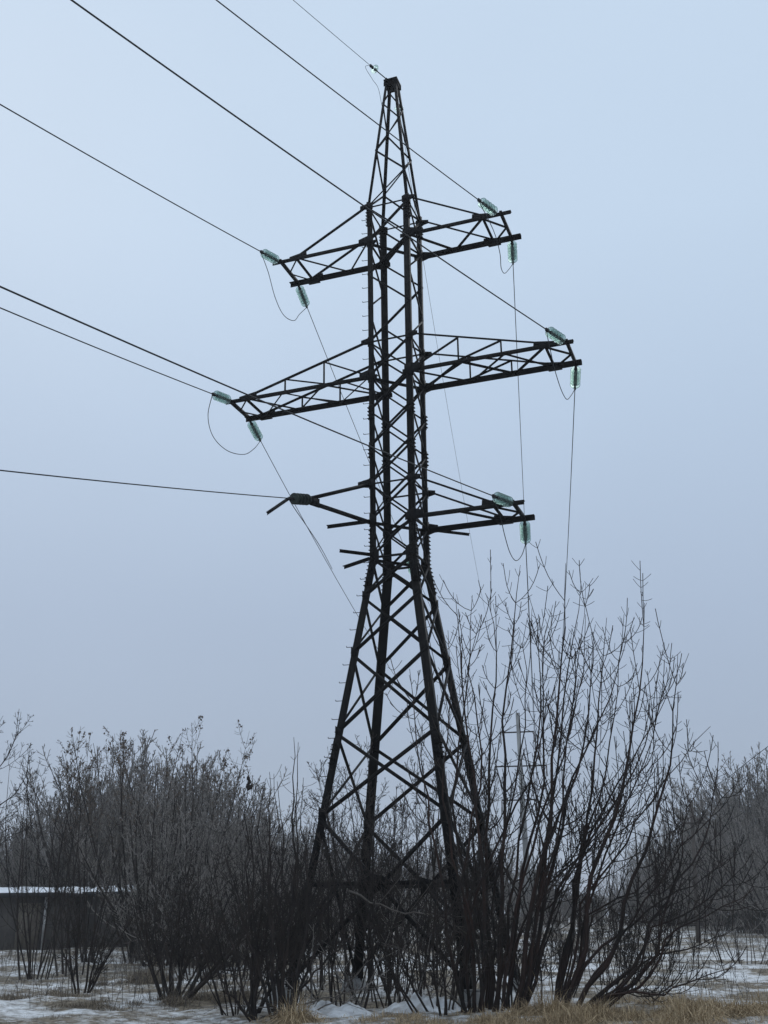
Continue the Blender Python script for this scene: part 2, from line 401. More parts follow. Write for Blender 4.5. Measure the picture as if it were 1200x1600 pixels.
BW = {}
def crossarm(side, lvl, tie_lvl, tip, tie_u, over, ver=0):
    z = Z[lvl]; w = hw(z); s = side
    root = bpy.data.objects.new('crossarm', None); COL.objects.link(root); root.parent = py_o
    root.location = RD*s*w+np.array([0, 0, z])
    top = {}
    for n_, nm in ((w, 'near'), (-w, 'far')):
        m = MB(); sn = 1 if n_ > 0 else -1
        angle_bar(m, TP(s*w*.6, n_+sn*.02, z), TP(s*(tip+over), n_+sn*.02, z), .115, (0, 0, -1), -ND*sn, .012)
        gusset(m, TP(s*w, n_+sn*.035, z), ND*sn, RD*s, .15, .24)
        m.build('chord', STEEL, root)
        m = MB(); a = LP({(1, 1): 'C', (1, -1): 'D', (-1, 1): 'A', (-1, -1): 'B'}[(s, sn)], Z[tie_lvl])
        b = TP(s*tie_u, n_, z+.03)
        brace(m, a+RD*s*.1, b, .05, ND*sn)
        gusset(m, a+ND*sn*.03-RD*s*.03, ND*sn, RD*s, .10, .22)
        plate(m, [b-RD*s*.28-(b-a)*0+np.array([0, 0, .10]), b+RD*s*.22+np.array([0, 0, .02]), b+RD*s*.22-np.array([0, 0, .1]), b-RD*s*.3-np.array([0, 0, .1])], ND, .012)
        m.build('tie_bar', STEEL, root); top[sn] = (a, b)
    m = MB()
    beam(m, TP(s*tip, w+.06, z-.03), TP(s*tip, -w-.06, z-.03), .07, .09)
    # zigzag between the two chords in plan
    u0, u1 = w, tip
    if lvl == 'M1': us_ = [w, w+1.25, w+2.4, tie_u]; st = -1
    elif lvl == 'U1': us_ = [w, w+.95, tie_u]; st = 1
    else: us_ = [w+1.05, tie_u]; st = 1
    sgn = st
    for i in range(len(us_)-1):
        brace(m, TP(s*us_[i], sgn*w, z-.02), TP(s*us_[i+1], -sgn*w, z-.02), .05, (0, 0, 1))
        if lvl == 'M1': brace(m, TP(s*us_[i], -sgn*w, z-.045), TP(s*us_[i+1], sgn*w, z-.045), .036, (0, 0, 1))
        sgn = -sgn
    brace(m, TP(s*tie_u, w, z-.03), TP(s*tie_u, -w, z-.03), .055, (0, 0, 1))
    brace(m, TP(s*tie_u, w, z-.06), TP(s*tip, 0, z-.06), .04, (0, 0, 1)); brace(m, TP(s*tie_u, -w, z-.06), TP(s*tip, 0, z-.06), .04, (0, 0, 1))
    plate(m, [TP(s*(tie_u-.17), -w-.1, z-.1), TP(s*(tie_u+.17), -w-.1, z-.1), TP(s*(tie_u+.2), -w+.16, z-.1), TP(s*(tie_u-.2), -w+.16, z-.1)], (0, 0, 1), .014)
    # verticals and diagonals of the long middle arms
    if ver:
        for sn in (1, -1):
            a, b = top[sn]
            ut = [w]+[w+(tie_u-w)*f for f in ver]+[tie_u]
            def tp_(u): 
                f = (u-w)/(tie_u-w); return a*(1-f)+b*f
            for i, u in enumerate(ut[1:-1]):
                brace(m, tp_(u), TP(s*u, sn*w, z), .036, ND*sn)
                brace(m, tp_(u), TP(s*ut[i], sn*w, z), .042, ND*sn)
    m.build('arm_bracing', STEEL, root)
    return root
crossarm(-1, 'U1', 'U2', 3.12, 2.64, .24); crossarm(1, 'U1', 'U2', 3.08, 2.60, .26)
crossarm(-1, 'M1', 'M2', 4.50, 4.02, .12, (.36, .68)); crossarm(1, 'M1', 'M2', 4.50, 3.98, .16, (.36, .68))
crossarm(1, 'L1', 'L2', 2.98, 2.52, .26)
# bent lower arm: its tip was pulled round towards the viewer
LLT = at_z(484, 781, Z['L1'])
root = bpy.data.objects.new('bent_crossarm', None); COL.objects.link(root); root.parent = py_o; root.location = RD*(-.56)+np.array([0, 0, Z['L1']])
root['label'] = 'damaged lower crossarm bent out of line, cut stubs beside it'
m = MB(); A1 = LP('A', Z['L1']); angle_bar(m, A1, LLT, .11, (0, 0, -1), np.cross(nrm(LLT-A1), (0, 0, 1)), .012)
plate(m, [LLT+nrm(A1-LLT)*.3+np.array([0, 0, .1]), LLT+np.array([0, 0, .06]), LLT-np.array([0, 0, .12]), LLT+nrm(A1-LLT)*.3-np.array([0, 0, .12])], np.cross(nrm(LLT-A1), (0, 0, 1)), .02)
m.build('chord', STEEL, root)
m = MB(); A2 = LP('A', Z['L2']); brace(m, A2, LLT+np.array([0, 0, .05]), .065, ND); gusset(m, A2+ND*.03, ND, -RD, .12, .3); m.build('tie_bar', STEEL, root)
for pa, pb, w, m_ in ((LP('A', Z['L1']), TP(-1.68, hw(Z['L1']), Z['L1']), .075, 0), (LP('A', Z['W']+.10), at_z(531, 859, Z['W']+.22), .07, 0), (LP('A', Z['W']), at_z(538, 885, Z['W']-.03), .07, 0), (LP('D', Z['L1']), at_z(733, 834, Z['L1']-.05), .06, 0)):
    m = MB(); angle_bar(m, pa, pb, w, (0, 0, -1), ND, .01); m.build('stub', STEEL, root)

# ------------------------------------------------------------------ insulators and conductors
def catmull(pts, n=24):
    pts = [np.asarray(p, float) for p in pts]; P_ = [2*pts[0]-pts[1]]+pts+[2*pts[-1]-pts[-2]]; o = []
    for i in range(1, len(P_)-2):
        for t in np.linspace(0, 1, n, endpoint=False):
            a, b, c, d = P_[i-1:i+3]; o.append(.5*((2*b)+(-a+c)*t+(2*a-5*b+4*c-d)*t*t+(-a+3*b-3*c+d)*t**3))
    o.append(pts[-1]); return np.array(o)
def string(p, d, label, discs=6, lead=.10, group='glass insulator strings on the pylon', gm=None):
    d = nrm(d); o = empty('insulator_string', p, label, 'insulator', group)
    m = MB(); rod(m, p, p+d*(lead+.02), .016); rod(m, p+d*.02, p+d*.07, .035)
    m.build('shackle', IRON, o)
    s = lead
    for i in range(discs):
        a = p+d*s
        g = MB(); g.smooth = True
        lathe(g, a, d, [(.045, .045), (.05, .100), (.066, .128), (.084, .134), (.078, .122), (.090, .13), (.080, .11), (.092, .095), (.082, .07), (.10, .03)], 18)
        g.build('glass_disc', gm or GLASS, o)
        c = MB(); lathe(c, a, d, [(0, .0), (0.0, .035), (.05, .048), (.06, .046), (.06, .02), (.135, .014), (.135, 0)], 10); c.build('metal_cap', IRON, o)
        s += .128
    e = p+d*(s+.16)
    m = MB(); rod(m, p+d*s, p+d*(s+.05), .02); beam(m, p+d*(s+.03), e, .05, .075); m.build('clamp', IRON, o)
    return e
def wire(pts, r, label, name='conductor', cat='power line', group=None):
    m = MB(); m.smooth = True; tube(m, pts, r, 6); o = m.build(name, CABLE, None, pts[0]); tag(o, label, cat, group); return o

def near_dir(s, head, tgt, L=None, c=.0015):
    h = R(head); hd = np.array([-math.sin(h), -math.cos(h), 0])
    best = None
    for s_ in np.linspace(-.45, .4, 1701):
        d = hd+np.array([0, 0, s_]); lo, hi = .2, 22
        horiz = tgt[1] > 0
        for _ in range(36):
            mm = (lo+hi)/2; q_ = s+d*mm
            if (q_-CAM)@FWD < .5: hi = mm; continue
            x, y = project(q_)
            if (x > tgt[0] if horiz else y > 0): lo = mm
            else: hi = mm
        x, y = project(s+d*mm); e = abs(x-tgt[0])+abs(y-tgt[1])
        if best is None or e < best[0]: best = (e, s_, mm)
    e, s_, mm = best
    s0 = s_-c*mm
    return hd, s0, c
def near_line(s, head, tgt, r, slabel, wlabel, discs=5, lead=.05, length=38, group=None, gm=None):
    s = np.asarray(s, float)
    hd, s0, c = near_dir(s, head, tgt)
    e = string(s, hd+np.array([0, 0, s0]), slabel, discs, lead, gm=gm)
    t0 = np.linalg.norm((e-s)[:2]); ts = np.linspace(t0-.06, length, 30)
    pts = np.array([s+hd*t+np.array([0, 0, s0*t+c*t*t]) for t in ts])
    wire(pts, r, wlabel); return e
zu, zm, zl = Z['U1'], Z['M1'], Z['L1']; wu, wm, wl = hw(zu), hw(zm), hw(zl)
CR = .0135
dn = np.array([0, 0, -.07])
eUL = near_line(TP(-3.18, wu+.06, zu-.03), 28, (0, 163), CR, 'glass insulator string slanting up from the near tip of the upper left arm', 'cable running up left from the upper left crossarm to the picture edge')
eUR = near_line(TP(2.97, wu+.06, zu-.03), 38, (338, 0), CR, 'glass insulator string on top of the upper right arm, nearest the viewer', 'cable crossing the peak from the upper right crossarm to the top edge')
eML = near_line(TP(-4.5, wm+.06, zm-.03), 23, (0, 481), CR, 'glass insulator string off the near tip of the long left middle arm', 'cable running left from the long middle left crossarm')
eMR = near_line(TP(4.44, wm+.06, zm-.03), 38, (112, 0), CR*1.1, 'glass insulator string on top of the long right middle arm', 'cable from the long middle right arm crossing the pylon to the top left')
eLR = near_line(TP(2.95, wl+.06, zl-.06), 36, (0, 448), CR, 'glass insulator string on top of the short lower right arm', 'cable from the lower right arm passing behind the middle left tip')
eLL = near_line(LLT, 30, (0, 735), CR*.9, 'dark dirty insulator string on the bent lower left arm', 'lowest cable running left from the bent lower crossarm', gm=GLASSD)
eT = near_line(TP(-.1, .15, Z['T']+.05), 38, (458, 0), .008, 'single glass disc on the ground wire at the pylon peak', 'thin ground wire rising left from the pylon peak', 1, .5)

# distant concrete pylon
DP = at(808, 1114, 105.0)
dist_base = np.array([DP[0]+.2, 105.0, 0])
dp = empty('concrete_pylon', dist_base, 'slender grey concrete pylon far behind the right bushes', 'pylon')
m = MB(); m.smooth = True; rod(m, dist_base-np.array([0, 0, .5]), DP, .34, 14, True, .15); m.build('shaft', CONC, dp)
arm_pts = {}
for k, (y, x0, x1) in {'U': (1144, 782, 834), 'M': (1197, 773, 854), 'L': (1250, 784, 838)}.items():
    a = at(x0, y, 105.3); b = at(x1, y, 104.7); a[2] = b[2] = (a[2]+b[2])/2; m = MB()
    beam(m, a, b, .09, .12); c = (a+b)/2+np.array([0, 0, .7]); rod(m, c, a+(b-a)*.08, .03, 5); rod(m, c, a+(b-a)*.92, .03, 5)
    m.build('crossarm', STEEL, dp)
    for s_, p_ in (('L', a), ('R', b)):
        q_ = p_+np.array([0, 0, -1.0]); g = MB(); rod(g, p_, q_, .06, 6); g.build('insulator', CERAM, dp); arm_pts[k+s_] = q_

def far_line(s, e, tgt, r, slabel, wlabel, discs=6, lead=.1):
    s = np.asarray(s, float); e = np.asarray(e, float); L = np.linalg.norm((e-s)[:2])
    ts = np.linspace(0, 1, 60); best = None
    for sag in np.linspace(0, 5, 101):
        p_ = s[None]+(e-s)[None]*ts[:, None]; p_[:, 2] -= 4*sag*ts*(1-ts)
        d_ = min(math.hypot(project(q_)[0]-tgt[0], project(q_)[1]-tgt[1]) for q_ in p_[2:40])
        if best is None or d_ < best[0]: best = (d_, sag)
    sag = best[1]; sl_ = (e[2]-s[2])-4*sag
    d = (e-s).copy(); d[2] = sl_
    if discs: ee = string(s, d, slabel, discs, lead)
    else: ee = s
    t0 = np.linalg.norm((ee-s)[:2])/L; ts = np.linspace(t0*.95, 1, 50)
    p_ = s[None]+(e-s)[None]*ts[:, None]; p_[:, 2] -= 4*sag*ts*(1-ts)
    print('far', wlabel[:30], 'sag %.2f err %.1f' % (sag, best[0])); wire(p_, r, wlabel); return ee
fUL = far_line(TP(-3.12, -wu-.03, zu-.1), arm_pts['UL'], (550, 665), CR*.8, 'glass insulator string hanging away from the far tip of the upper left arm', 'thin cable dropping behind the pylon from the upper left arm')
fUR = far_line(TP(3.08, -wu-.03, zu-.1), arm_pts['UR'], (812, 780), CR*.8, 'green glass insulator string below the far tip of the upper right arm', 'thin cable falling steeply from the upper right arm into the bush')
fML = far_line(TP(-4.5, -wm-.03, zm-.1), arm_pts['ML'], (550, 945), CR*.8, 'glass insulator string below the far tip of the long left middle arm', 'cable slanting down from the long left arm past the bent arm')
fMR = far_line(TP(4.5, -wm-.03, zm-.1), arm_pts['MR'], (886, 860), CR*.8, 'green glass insulator string below the far tip of the long right arm', 'cable falling from the long right arm, rightmost of all')
fLR = far_line(TP(2.98, -wl-.03, zl-.1), arm_pts['LR'], (830, 980), CR*.8, 'glass insulator string below the tip of the short lower right arm', 'short cable dropping from the lower right arm into the bush tops')
fLL = far_line(TP(.05, -.6, Z['W']+.35), arm_pts['LL'], (655, 1010), CR*.8, 'insulator string half hidden behind the pylon waist', 'cable leaving the pylon waist behind the legs')
fT = far_line(TP(.08, -.15, Z['T']-.3), DP+np.array([0, 0, .2]), (700, 640), .006, 'faint glass disc on the far side of the pylon peak', 'hair thin ground wire descending right of the pylon trunk', 1, .35)

def jumper(a, b, mid, r, label):
    """hanging loop through pixel points given with depth"""
    n_ = len(mid); pts = [a]
    for i, (x, y) in enumerate(mid):
        f = (i+1)/(n_+1); D = a[1]*(1-f)+b[1]*f; pts.append(at(x, y, D))
    pts.append(b); wire(catmull(pts, 8), r, label, 'jumper_cable', 'jumper', 'slack jumper loops on the pylon')
JR = .010
jumper(eUL, fUL, [(419, 425), (430, 465), (443, 492), (459, 501), (468, 491)], JR, 'slack cable loop under the tip of the upper left arm')
jumper(eML, fML, [(325, 650), (333, 682), (355, 704), (381, 710), (397, 701)], JR, 'wide slack cable loop under the tip of the long left arm')
jumper(eUR, fUR, [(771, 360), (781, 395), (783, 418), (788, 427), (795, 421)], JR, 'slack cable loop under the tip of the upper right arm')
jumper(eMR, fMR, [(865, 570), (872, 595), (879, 614), (886, 624), (893, 617)], JR, 'slack cable loop under the tip of the long right arm')
jumper(eLR, fLR, [(781, 805), (789, 838), (797, 864), (806, 876), (815, 868)], JR, 'slack cable loop under the tip of the short lower right arm')
jumper(eT, LP('A', Z['T']-.9), [(571, 105), (582, 124), (591, 138)], .006, 'thin slack cable from the ground wire clamp to the peak')
# tap cable and loose rod at the bent arm
m0 = eLL
fm = at(519, 889, fML[1]+6)
wire(catmull([m0+np.array([.0, .02, -.03]), at(462, 797, m0[1]+.8), at(482, 826, m0[1]+2.5), at(502, 857, m0[1]+5), fm], 8), JR, 'short slack cable hanging down right from the bent lower arm', 'jumper_cable', 'jumper', 'slack jumper loops on the pylon')
m = MB(); angle_bar(m, m0+np.array([0,0,-.02]), at(418, 803, m0[1]-.25), .055, (0, 0, 1), (0, 1, 0), .008); o = m.build('loose_bracket', IRON, None, m0); tag(o, 'short loose metal bar dangling from the dark insulator of the bent arm', 'bracket')

# ------------------------------------------------------------------ bare trees and bushes
def grow(P, Rd, per, tr, length, angle, up, k, rng, rmin, rf=.5, pair=True, wig=.035, jit=.5, abs_len=None, azf=None):
    n_, kp, _ = P.shape
    L = np.linalg.norm(np.diff(P, axis=1), axis=2).sum(1)
    h = per//2 if pair else per
    t = tr[0]+(tr[1]-tr[0])*(np.arange(h)[None, :]+rng.rand(n_, h))/h
    az = rng.rand(n_, h)*6.283
    if pair: t = np.repeat(t, 2, 1); az = np.stack([az, az+3.14+rng.randn(n_, h)*.3], -1).reshape(n_, -1)
    t = np.clip(t, 0, .995); cnt = t.shape[1]
    f = t*(kp-1); i0 = np.minimum(f.astype(int), kp-2); fr = (f-i0)
    ii = np.arange(n_)[:, None]
    p0 = P[ii, i0]*(1-fr)[..., None]+P[ii, i0+1]*fr[..., None]
    r0 = Rd[ii, i0]*(1-fr)+Rd[ii, i0+1]*fr
    T = P[ii, i0+1]-P[ii, i0]; T /= np.linalg.norm(T, axis=2, keepdims=True)+1e-9
    M_ = n_*cnt; p0 = p0.reshape(M_, 3); r0 = r0.reshape(M_); T = T.reshape(M_, 3); az = az.reshape(M_); t = t.reshape(M_)
    Lp = np.repeat(L, cnt)
    keep = rng.rand(M_) > .15; p0, r0, T, az, t, Lp = [a[keep] for a in (p0, r0, T, az, t, Lp)]; M_ = len(p0)
    ref = np.tile([.3, .2, .93], (M_, 1)); ref[np.abs(T[:, 2]) > .8] = [.9, .4, .1]
    U = np.cross(T, ref); U /= np.linalg.norm(U, axis=1, keepdims=True); W = np.cross(T, U)
    ang = R(angle)*(1+.35*rng.randn(M_))
    d = T*np.cos(ang)[:, None]+(U*np.cos(az)[:, None]+W*np.sin(az)[:, None])*np.sin(ang)[:, None]
    ln = (abs_len if abs_len else length*Lp*(1.05-.75*t))*(1-jit+2*jit*rng.rand(M_))
    ln = np.maximum(ln, .05)
    Q = np.empty((M_, k, 3)); Q[:, 0] = p0; st = (ln/(k-1))[:, None]
    for j in range(1, k):
        d = d+np.array([0, 0, up/(k-1)])+rng.randn(M_, 3)*wig
        d /= np.linalg.norm(d, axis=1, keepdims=True); Q[:, j] = Q[:, j-1]+d*st
    rb = np.maximum(np.minimum(r0*rf, r0*.9), rmin); tt = np.linspace(0, 1, k)[None]
    RR = rb[:, None]*(1-tt)+np.minimum(rb, rmin)[:, None]*tt
    low = Q[:, -1, 2] > .02
    return Q[low], RR[low]

def resample(pts, k):
    pts = np.asarray(pts, float); c = catmull(pts, 6) if len(pts) > 2 else pts
    s = np.concatenate([[0], np.cumsum(np.linalg.norm(np.diff(c, axis=0), axis=1))]); g = np.linspace(0, s[-1], k)
    return np.stack([np.interp(g, s, c[:, i]) for i in range(3)], -1)

def stems_from_pixels(lst, rng, k=14, extra=0, rooted=True):
    """lst of (depth, lean_depth, base_radius, [(px,py)...]) -> P, R. Stems are rooted in the ground."""
    Ps, Rs = [], []
    for D, lean, r, px in lst:
        n_ = len(px); pts = []
        for i, (x, y) in enumerate(px):
            f = i/(n_-1); pts.append(at(x, y, D+lean*f**1.3))
        if rooted: pts[0][2] = min(pts[0][2], -.03)
        c = resample(pts, k); c[1:-1] += rng.randn(k-2, 3)*.024
        Ps.append(c); tt = np.linspace(0, 1, k); Rs.append(r*.85*(.85*(1-tt)**1.15+.15*(1-tt)**.6)+.0045)
    if extra:
        n0 = len(Ps)
        for e_ in range(extra):
            i = rng.randint(n0); P_ = Ps[i].copy(); tt = np.linspace(0, 1, k)[:, None]
            L_ = rng.uniform(.55, .93); q_ = resample(P_[:max(4, int(k*L_))], k)
            q_ = q_+np.array([rng.randn()*.4, rng.randn()*.6, 0])*tt**1.5+np.array([rng.randn()*.10, rng.randn()*.15, 0])
            Ps.append(q_); Rs.append(Rs[i]*rng.uniform(.4, .7))
    return np.array(Ps), np.array(Rs)

def fan_stems(cx, cy, n_, h, spread, r, rng, k=10, lean=(0, 0), curve=.9, rad=.35, z0=-.05):
    P = np.empty((n_, k, 3)); az = rng.rand(n_)*6.283; rr = rad*np.sqrt(rng.rand(n_))
    P[:, 0] = np.stack([cx+rr*np.cos(az), cy+rr*np.sin(az), np.full(n_, z0)], -1)
    tilt = spread*rng.rand(n_)**.7
    d = np.stack([np.cos(az)*np.sin(tilt)+lean[0], np.sin(az)*np.sin(tilt)+lean[1], np.cos(tilt)], -1)
    hh = h*(.62+.38*rng.rand(n_))
    for j in range(1, k):
        d = d+np.array([0, 0, curve/(k-1)])+rng.randn(n_, 3)*.07; d /= np.linalg.norm(d, axis=1, keepdims=True)
        P[:, j] = P[:, j-1]+d*(hh/(k-1))[:, None]
    tt = np.linspace(0, 1, k)[None]; rb = (r*(.55+.6*rng.rand(n_)))[:, None]
    return P, rb*((1-tt)**.8*.85+.15)

def bush(root, P, Rd, rng, mat_s, mat_t, l1=14, l1len=.30, l1tr=(.22, .97), l2=8, l3=2, rmin=.0042, ang=48, up=1.0, sides=6, l2abs=None, extra=None, l1abs=None):
    m = MB(); m.smooth = True; tubes(m, P, Rd, sides); m.build('trunk', mat_s, root)
    m = MB(); m.smooth = True
    A, RA = grow(P, Rd, l1, l1tr, l1len, ang, up, 7, rng, rmin*1.25, abs_len=l1abs); tubes(m, A, RA, 4)
    if l2:
        B, RB = grow(A, RA, l2, (.15, .95), .42, 52, .5, 5, rng, rmin, abs_len=l2abs); tubes(m, B, RB, 3)
        if l3:
            C_, RC = grow(B, RB, l3, (.3, .95), .45, 45, .4, 3, rng, rmin*.9, rf=.8); tubes(m, C_, RC, 3)
    B2, RB2 = grow(P, Rd, l1, (.35, .98), .1, 62, .5, 4, rng, rmin, rf=.3, abs_len=.24); tubes(m, B2, RB2, 3)
    o = m.build('crown', mat_t, root)
    return A, RA

rng = np.random.RandomState(11)
# --- big right-hand clump leaning right
S1 = [(20.8, .3, .045, [(862, 1562), (872, 1535), (885, 1505), (895, 1470), (899, 1430), (897, 1385), (907, 1340), (920, 1282), (929, 1200), (931, 1157), (935, 1110), (943, 1029), (948, 965)]),
 (20.5, -.2, .055, [(880, 1568), (892, 1540), (912, 1487), (917, 1425), (925, 1370), (950, 1312), (961, 1276), (975, 1219), (984, 1181), (996, 1110), (1006, 1027), (1007, 942)]),
 (20.3, -.5, .05, [(895, 1570), (908, 1557), (948, 1504), (975, 1450), (983, 1392), (1009, 1325), (1031, 1259), (1044, 1205), (1052, 1141), (1058, 1062), (1059, 1023)]),
 (20.4, .9, .042, [(898, 1572), (940, 1553), (985, 1520), (1009, 1477), (1015, 1448), (1057, 1381), (1087, 1339), (1108, 1280), (1119, 1205), (1123, 1185)]),
 (20.2, -.8, .036, [(905, 1574), (967, 1550), (1009, 1515), (1031, 1480), (1034, 1448), (1044, 1400), (1060, 1362), (1068, 1300), (1075, 1240)]),
 (20.1, -1.1, .032, [(900, 1578), (955, 1566), (999, 1544), (1031, 1504), (1047, 1456), (1081, 1437), (1127, 1421), (1155, 1405), (1177, 1390)]),
 (20.2, -1.0, .028, [(910, 1576), (985, 1530), (1020, 1451), (1063, 1435), (1100, 1408), (1132, 1381), (1160, 1355), (1180, 1325)]),
 (20.0, -1.2, .026, [(896, 1580), (967, 1552), (1025, 1556), (1073, 1536), (1110, 1522), (1148, 1511)]),
 (20.3, -.8, .024, [(905, 1576), (985, 1520), (1036, 1491), (1100, 1475), (1130, 1462), (1153, 1448)]),
 (20.5, .4, .034, [(872, 1572), (916, 1509), (972, 1456), (1012, 1428), (1050, 1398), (1085, 1385), (1120, 1360), (1150, 1335)]),
 (20.6, .8, .03, [(870, 1570), (905, 1500), (920, 1430), (965, 1406), (1000, 1385), (1030, 1360), (1045, 1320), (1060, 1285)]),
 (20.5, .5, .03, [(868, 1568), (900, 1490), (908, 1420), (918, 1390), (960, 1345), (990, 1300), (1030, 1230), (1075, 1170), (1110, 1135)]),
 (20.9, .7, .036, [(866, 1566), (880, 1500), (900, 1400), (912, 1330), (950, 1250), (985, 1190), (1020, 1130), (1040, 1080), (1050, 1050)]),
 (20.6, .2, .03, [(878, 1568), (905, 1510), (914, 1440), (935, 1370), (965, 1290), (985, 1240), (1000, 1200), (1022, 1150), (1032, 1080)]),
 (20.9, 1.0, .034, [(865, 1564), (884, 1510), (893, 1440), (900, 1370), (918, 1300), (938, 1240), (950, 1180), (962, 1110), (968, 1040), (974, 1000)]),
 (20.3, -.5, .026, [(900, 1574), (930, 1520), (975, 1455), (1010, 1402), (1035, 1370), (1062, 1330), (1090, 1300), (1120, 1262), (1150, 1225)])]
P1, R1 = stems_from_pixels(S1, rng, extra=6)
b = empty('bare_bush', (gr(885, 20.5)[0], 20.5, 0), 'large bare bush right of the pylon, its stems sweeping up and right', 'bush')
A, RA = bush(b, P1, R1, rng, BARKRED, BARK, 13, .20, (.32, .97), 7, 0, up=1.5, l2abs=.24, ang=52, l1abs=1.0, rmin=.0056)
# --- central clump in front of the right pylon leg
S2 = [(20.6, .2, .05, [(808, 1582), (820, 1550), (835, 1487), (850, 1425), (862, 1362), (875, 1312), (890, 1252), (900, 1215), (911, 1177), (921, 1117), (925, 1034), (927, 990)]),
 (20.4, -.2, .055, [(800, 1584), (812, 1555), (825, 1450), (830, 1407), (850, 1335), (857, 1282), (861, 1200), (870, 1117), (880, 1013), (882, 958), (884, 880)]),
 (20.4, .5, .04, [(803, 1583), (818, 1540), (832, 1450), (850, 1360), (866, 1240), (880, 1120), (890, 1050), (899, 987), (905, 940), (908, 908)]),
 (20.8, .3, .042, [(790, 1586), (800, 1525), (807, 1450), (815, 1362), (827, 1307), (847, 1245), (852, 1180), (850, 1100), (846, 1020), (855, 985), (864, 945)]),
 (20.5, .2, .05, [(775, 1584), (782, 1525), (786, 1425), (783, 1350), (787, 1287), (790, 1200), (785, 1141), (792, 1051), (801, 975), (808, 920), (813, 883)]),
 (20.7, .3, .05, [(765, 1584), (772, 1500), (760, 1400), (760, 1312), (765, 1250), (767, 1180), (772, 1100), (778, 1034), (771, 975), (765, 950), (760, 930)]),
 (20.3, -.2, .046, [(748, 1586), (756, 1550), (757, 1450), (755, 1360), (745, 1280), (738, 1200), (726, 1120), (720, 1050), (716, 984), (712, 935)]),
 (20.6, .4, .04, [(724, 1588), (722, 1550), (735, 1450), (724, 1350), (709, 1262), (714, 1200), (722, 1120), (730, 1060), (733, 1000), (738, 930)]),
 (20.2, -.3, .038, [(730, 1588), (715, 1540), (702, 1490), (694, 1420), (684, 1340), (668, 1260), (655, 1180), (645, 1100), (640, 1045)]),
 (21.0, .6, .04, [(812, 1580), (830, 1500), (845, 1420), (850, 1350), (870, 1280), (905, 1200), (935, 1130), (960, 1070), (972, 1010), (975, 960)]),
 (20.6, .3, .036, [(815, 1580), (838, 1520), (852, 1450), (880, 1370), (925, 1310), (965, 1250), (990, 1200), (1010, 1150), (1025, 1090), (1030, 1040)]),
 (20.5, .5, .034, [(770, 1584), (790, 1500), (800, 1400), (812, 1300), (832, 1200), (846, 1120), (842, 1050), (838, 990), (826, 930)]),
 (20.3, .1, .036, [(740, 1586), (742, 1500), (725, 1400), (735, 1300), (752, 1200), (742, 1120), (730, 1040), (745, 990), (752, 960)]),
 (20.4, .4, .036, [(785, 1585), (792, 1500), (812, 1400), (838, 1300), (862, 1230), (890, 1140), (905, 1080), (912, 1020), (915, 960)]),
 (20.5, .2, .034, [(735, 1586), (728, 1500), (740, 1400), (768, 1330), (800, 1270), (835, 1200), (850, 1140), (868, 1070), (875, 1010)]),
 (20.2, .1, .032, [(755, 1586), (745, 1480), (722, 1390), (702, 1320), (690, 1240), (700, 1160), (706, 1100), (704, 1030), (700, 985)]),
 (20.6, .4, .03, [(795, 1584), (800, 1500), (822, 1430), (860, 1380), (905, 1340), (945, 1290), (975, 1255), (1015, 1225)]),
 (20.8, .5, .03, [(760, 1584), (772, 1470), (776, 1370), (792, 1300), (806, 1220), (818, 1140), (824, 1060), (820, 1000), (824, 965)])]
P2, R2 = stems_from_pixels(S2, rng, extra=9)
b = empty('bare_bush', (gr(772, 20.5)[0], 20.5, 0), 'tall upright bare bush in front of the right pylon legs', 'bush')
bush(b, P2, R2, rng, BARKRED, BARK, 15, .20, (.24, .97), 7, 0, up=1.5, l2abs=.24, ang=52, l1abs=.92, rmin=.0056)
# --- bush left of the pylon with rod-like shoots
S3 = [(20.2, .2, .045, [(437, 1592), (434, 1520), (440, 1470), (455, 1427), (461, 1341), (455, 1284), (458, 1230), (460, 1190), (459, 1152)]),
 (20.2, .1, .03, [(438, 1592), (445, 1500), (460, 1400), (466, 1284), (461, 1230), (463, 1197), (466, 1160)]),
 (20.1, .2, .035, [(430, 1592), (424, 1500), (423, 1427), (417, 1353), (420, 1280), (421, 1206)]),
 (20.1, .2, .026, [(430, 1592), (426, 1480), (418, 1355), (434, 1301), (430, 1261), (428, 1209)]),
 (20.3, 0, .035, [(394, 1594), (396, 1500), (389, 1398), (386, 1312), (384, 1255), (388, 1215)]),
 (20.2, .2, .03, [(398, 1594), (402, 1500), (396, 1398), (395, 1298), (400, 1229)]),
 (20.2, .3, .03, [(400, 1594), (405, 1480), (412, 1380), (405, 1300), (415, 1217)]),
 (20.0, .3, .03, [(445, 1594), (470, 1500), (480, 1400), (472, 1310), (468, 1260), (474, 1215)]),
 (20.1, .2, .028, [(425, 1592), (400, 1500), (372, 1400), (352, 1330), (345, 1290)]),
 (20.1, .2, .028, [(392, 1592), (370, 1500), (346, 1430), (338, 1390), (335, 1350)]),
 (20.0, -.2, .03, [(392, 1592), (365, 1560), (345, 1525), (330, 1490), (318, 1465)]),
 (20.2, .3, .03, [(440, 1592), (442, 1480), (430, 1400), (444, 1330), (433, 1221)]),
 (20.3, .4, .03, [(450, 1592), (480, 1520), (500, 1440), (520, 1380), (545, 1330)]),
 (20.0, .0, .03, [(435, 1594), (460, 1560), (500, 1510), (545, 1465), (560, 1450)])]
P3, R3 = stems_from_pixels(S3, rng)
b = empty('bare_bush', (gr(420, 20.2)[0], 20.2, 0), 'dark dense bush left of the pylon with tall rod straight shoots', 'bush')
bush(b, P3, R3, rng, BARK, BARK, 12, .13, (.08, .75), 6, 0, up=1.3, ang=32)
m = MB(); m.smooth = True
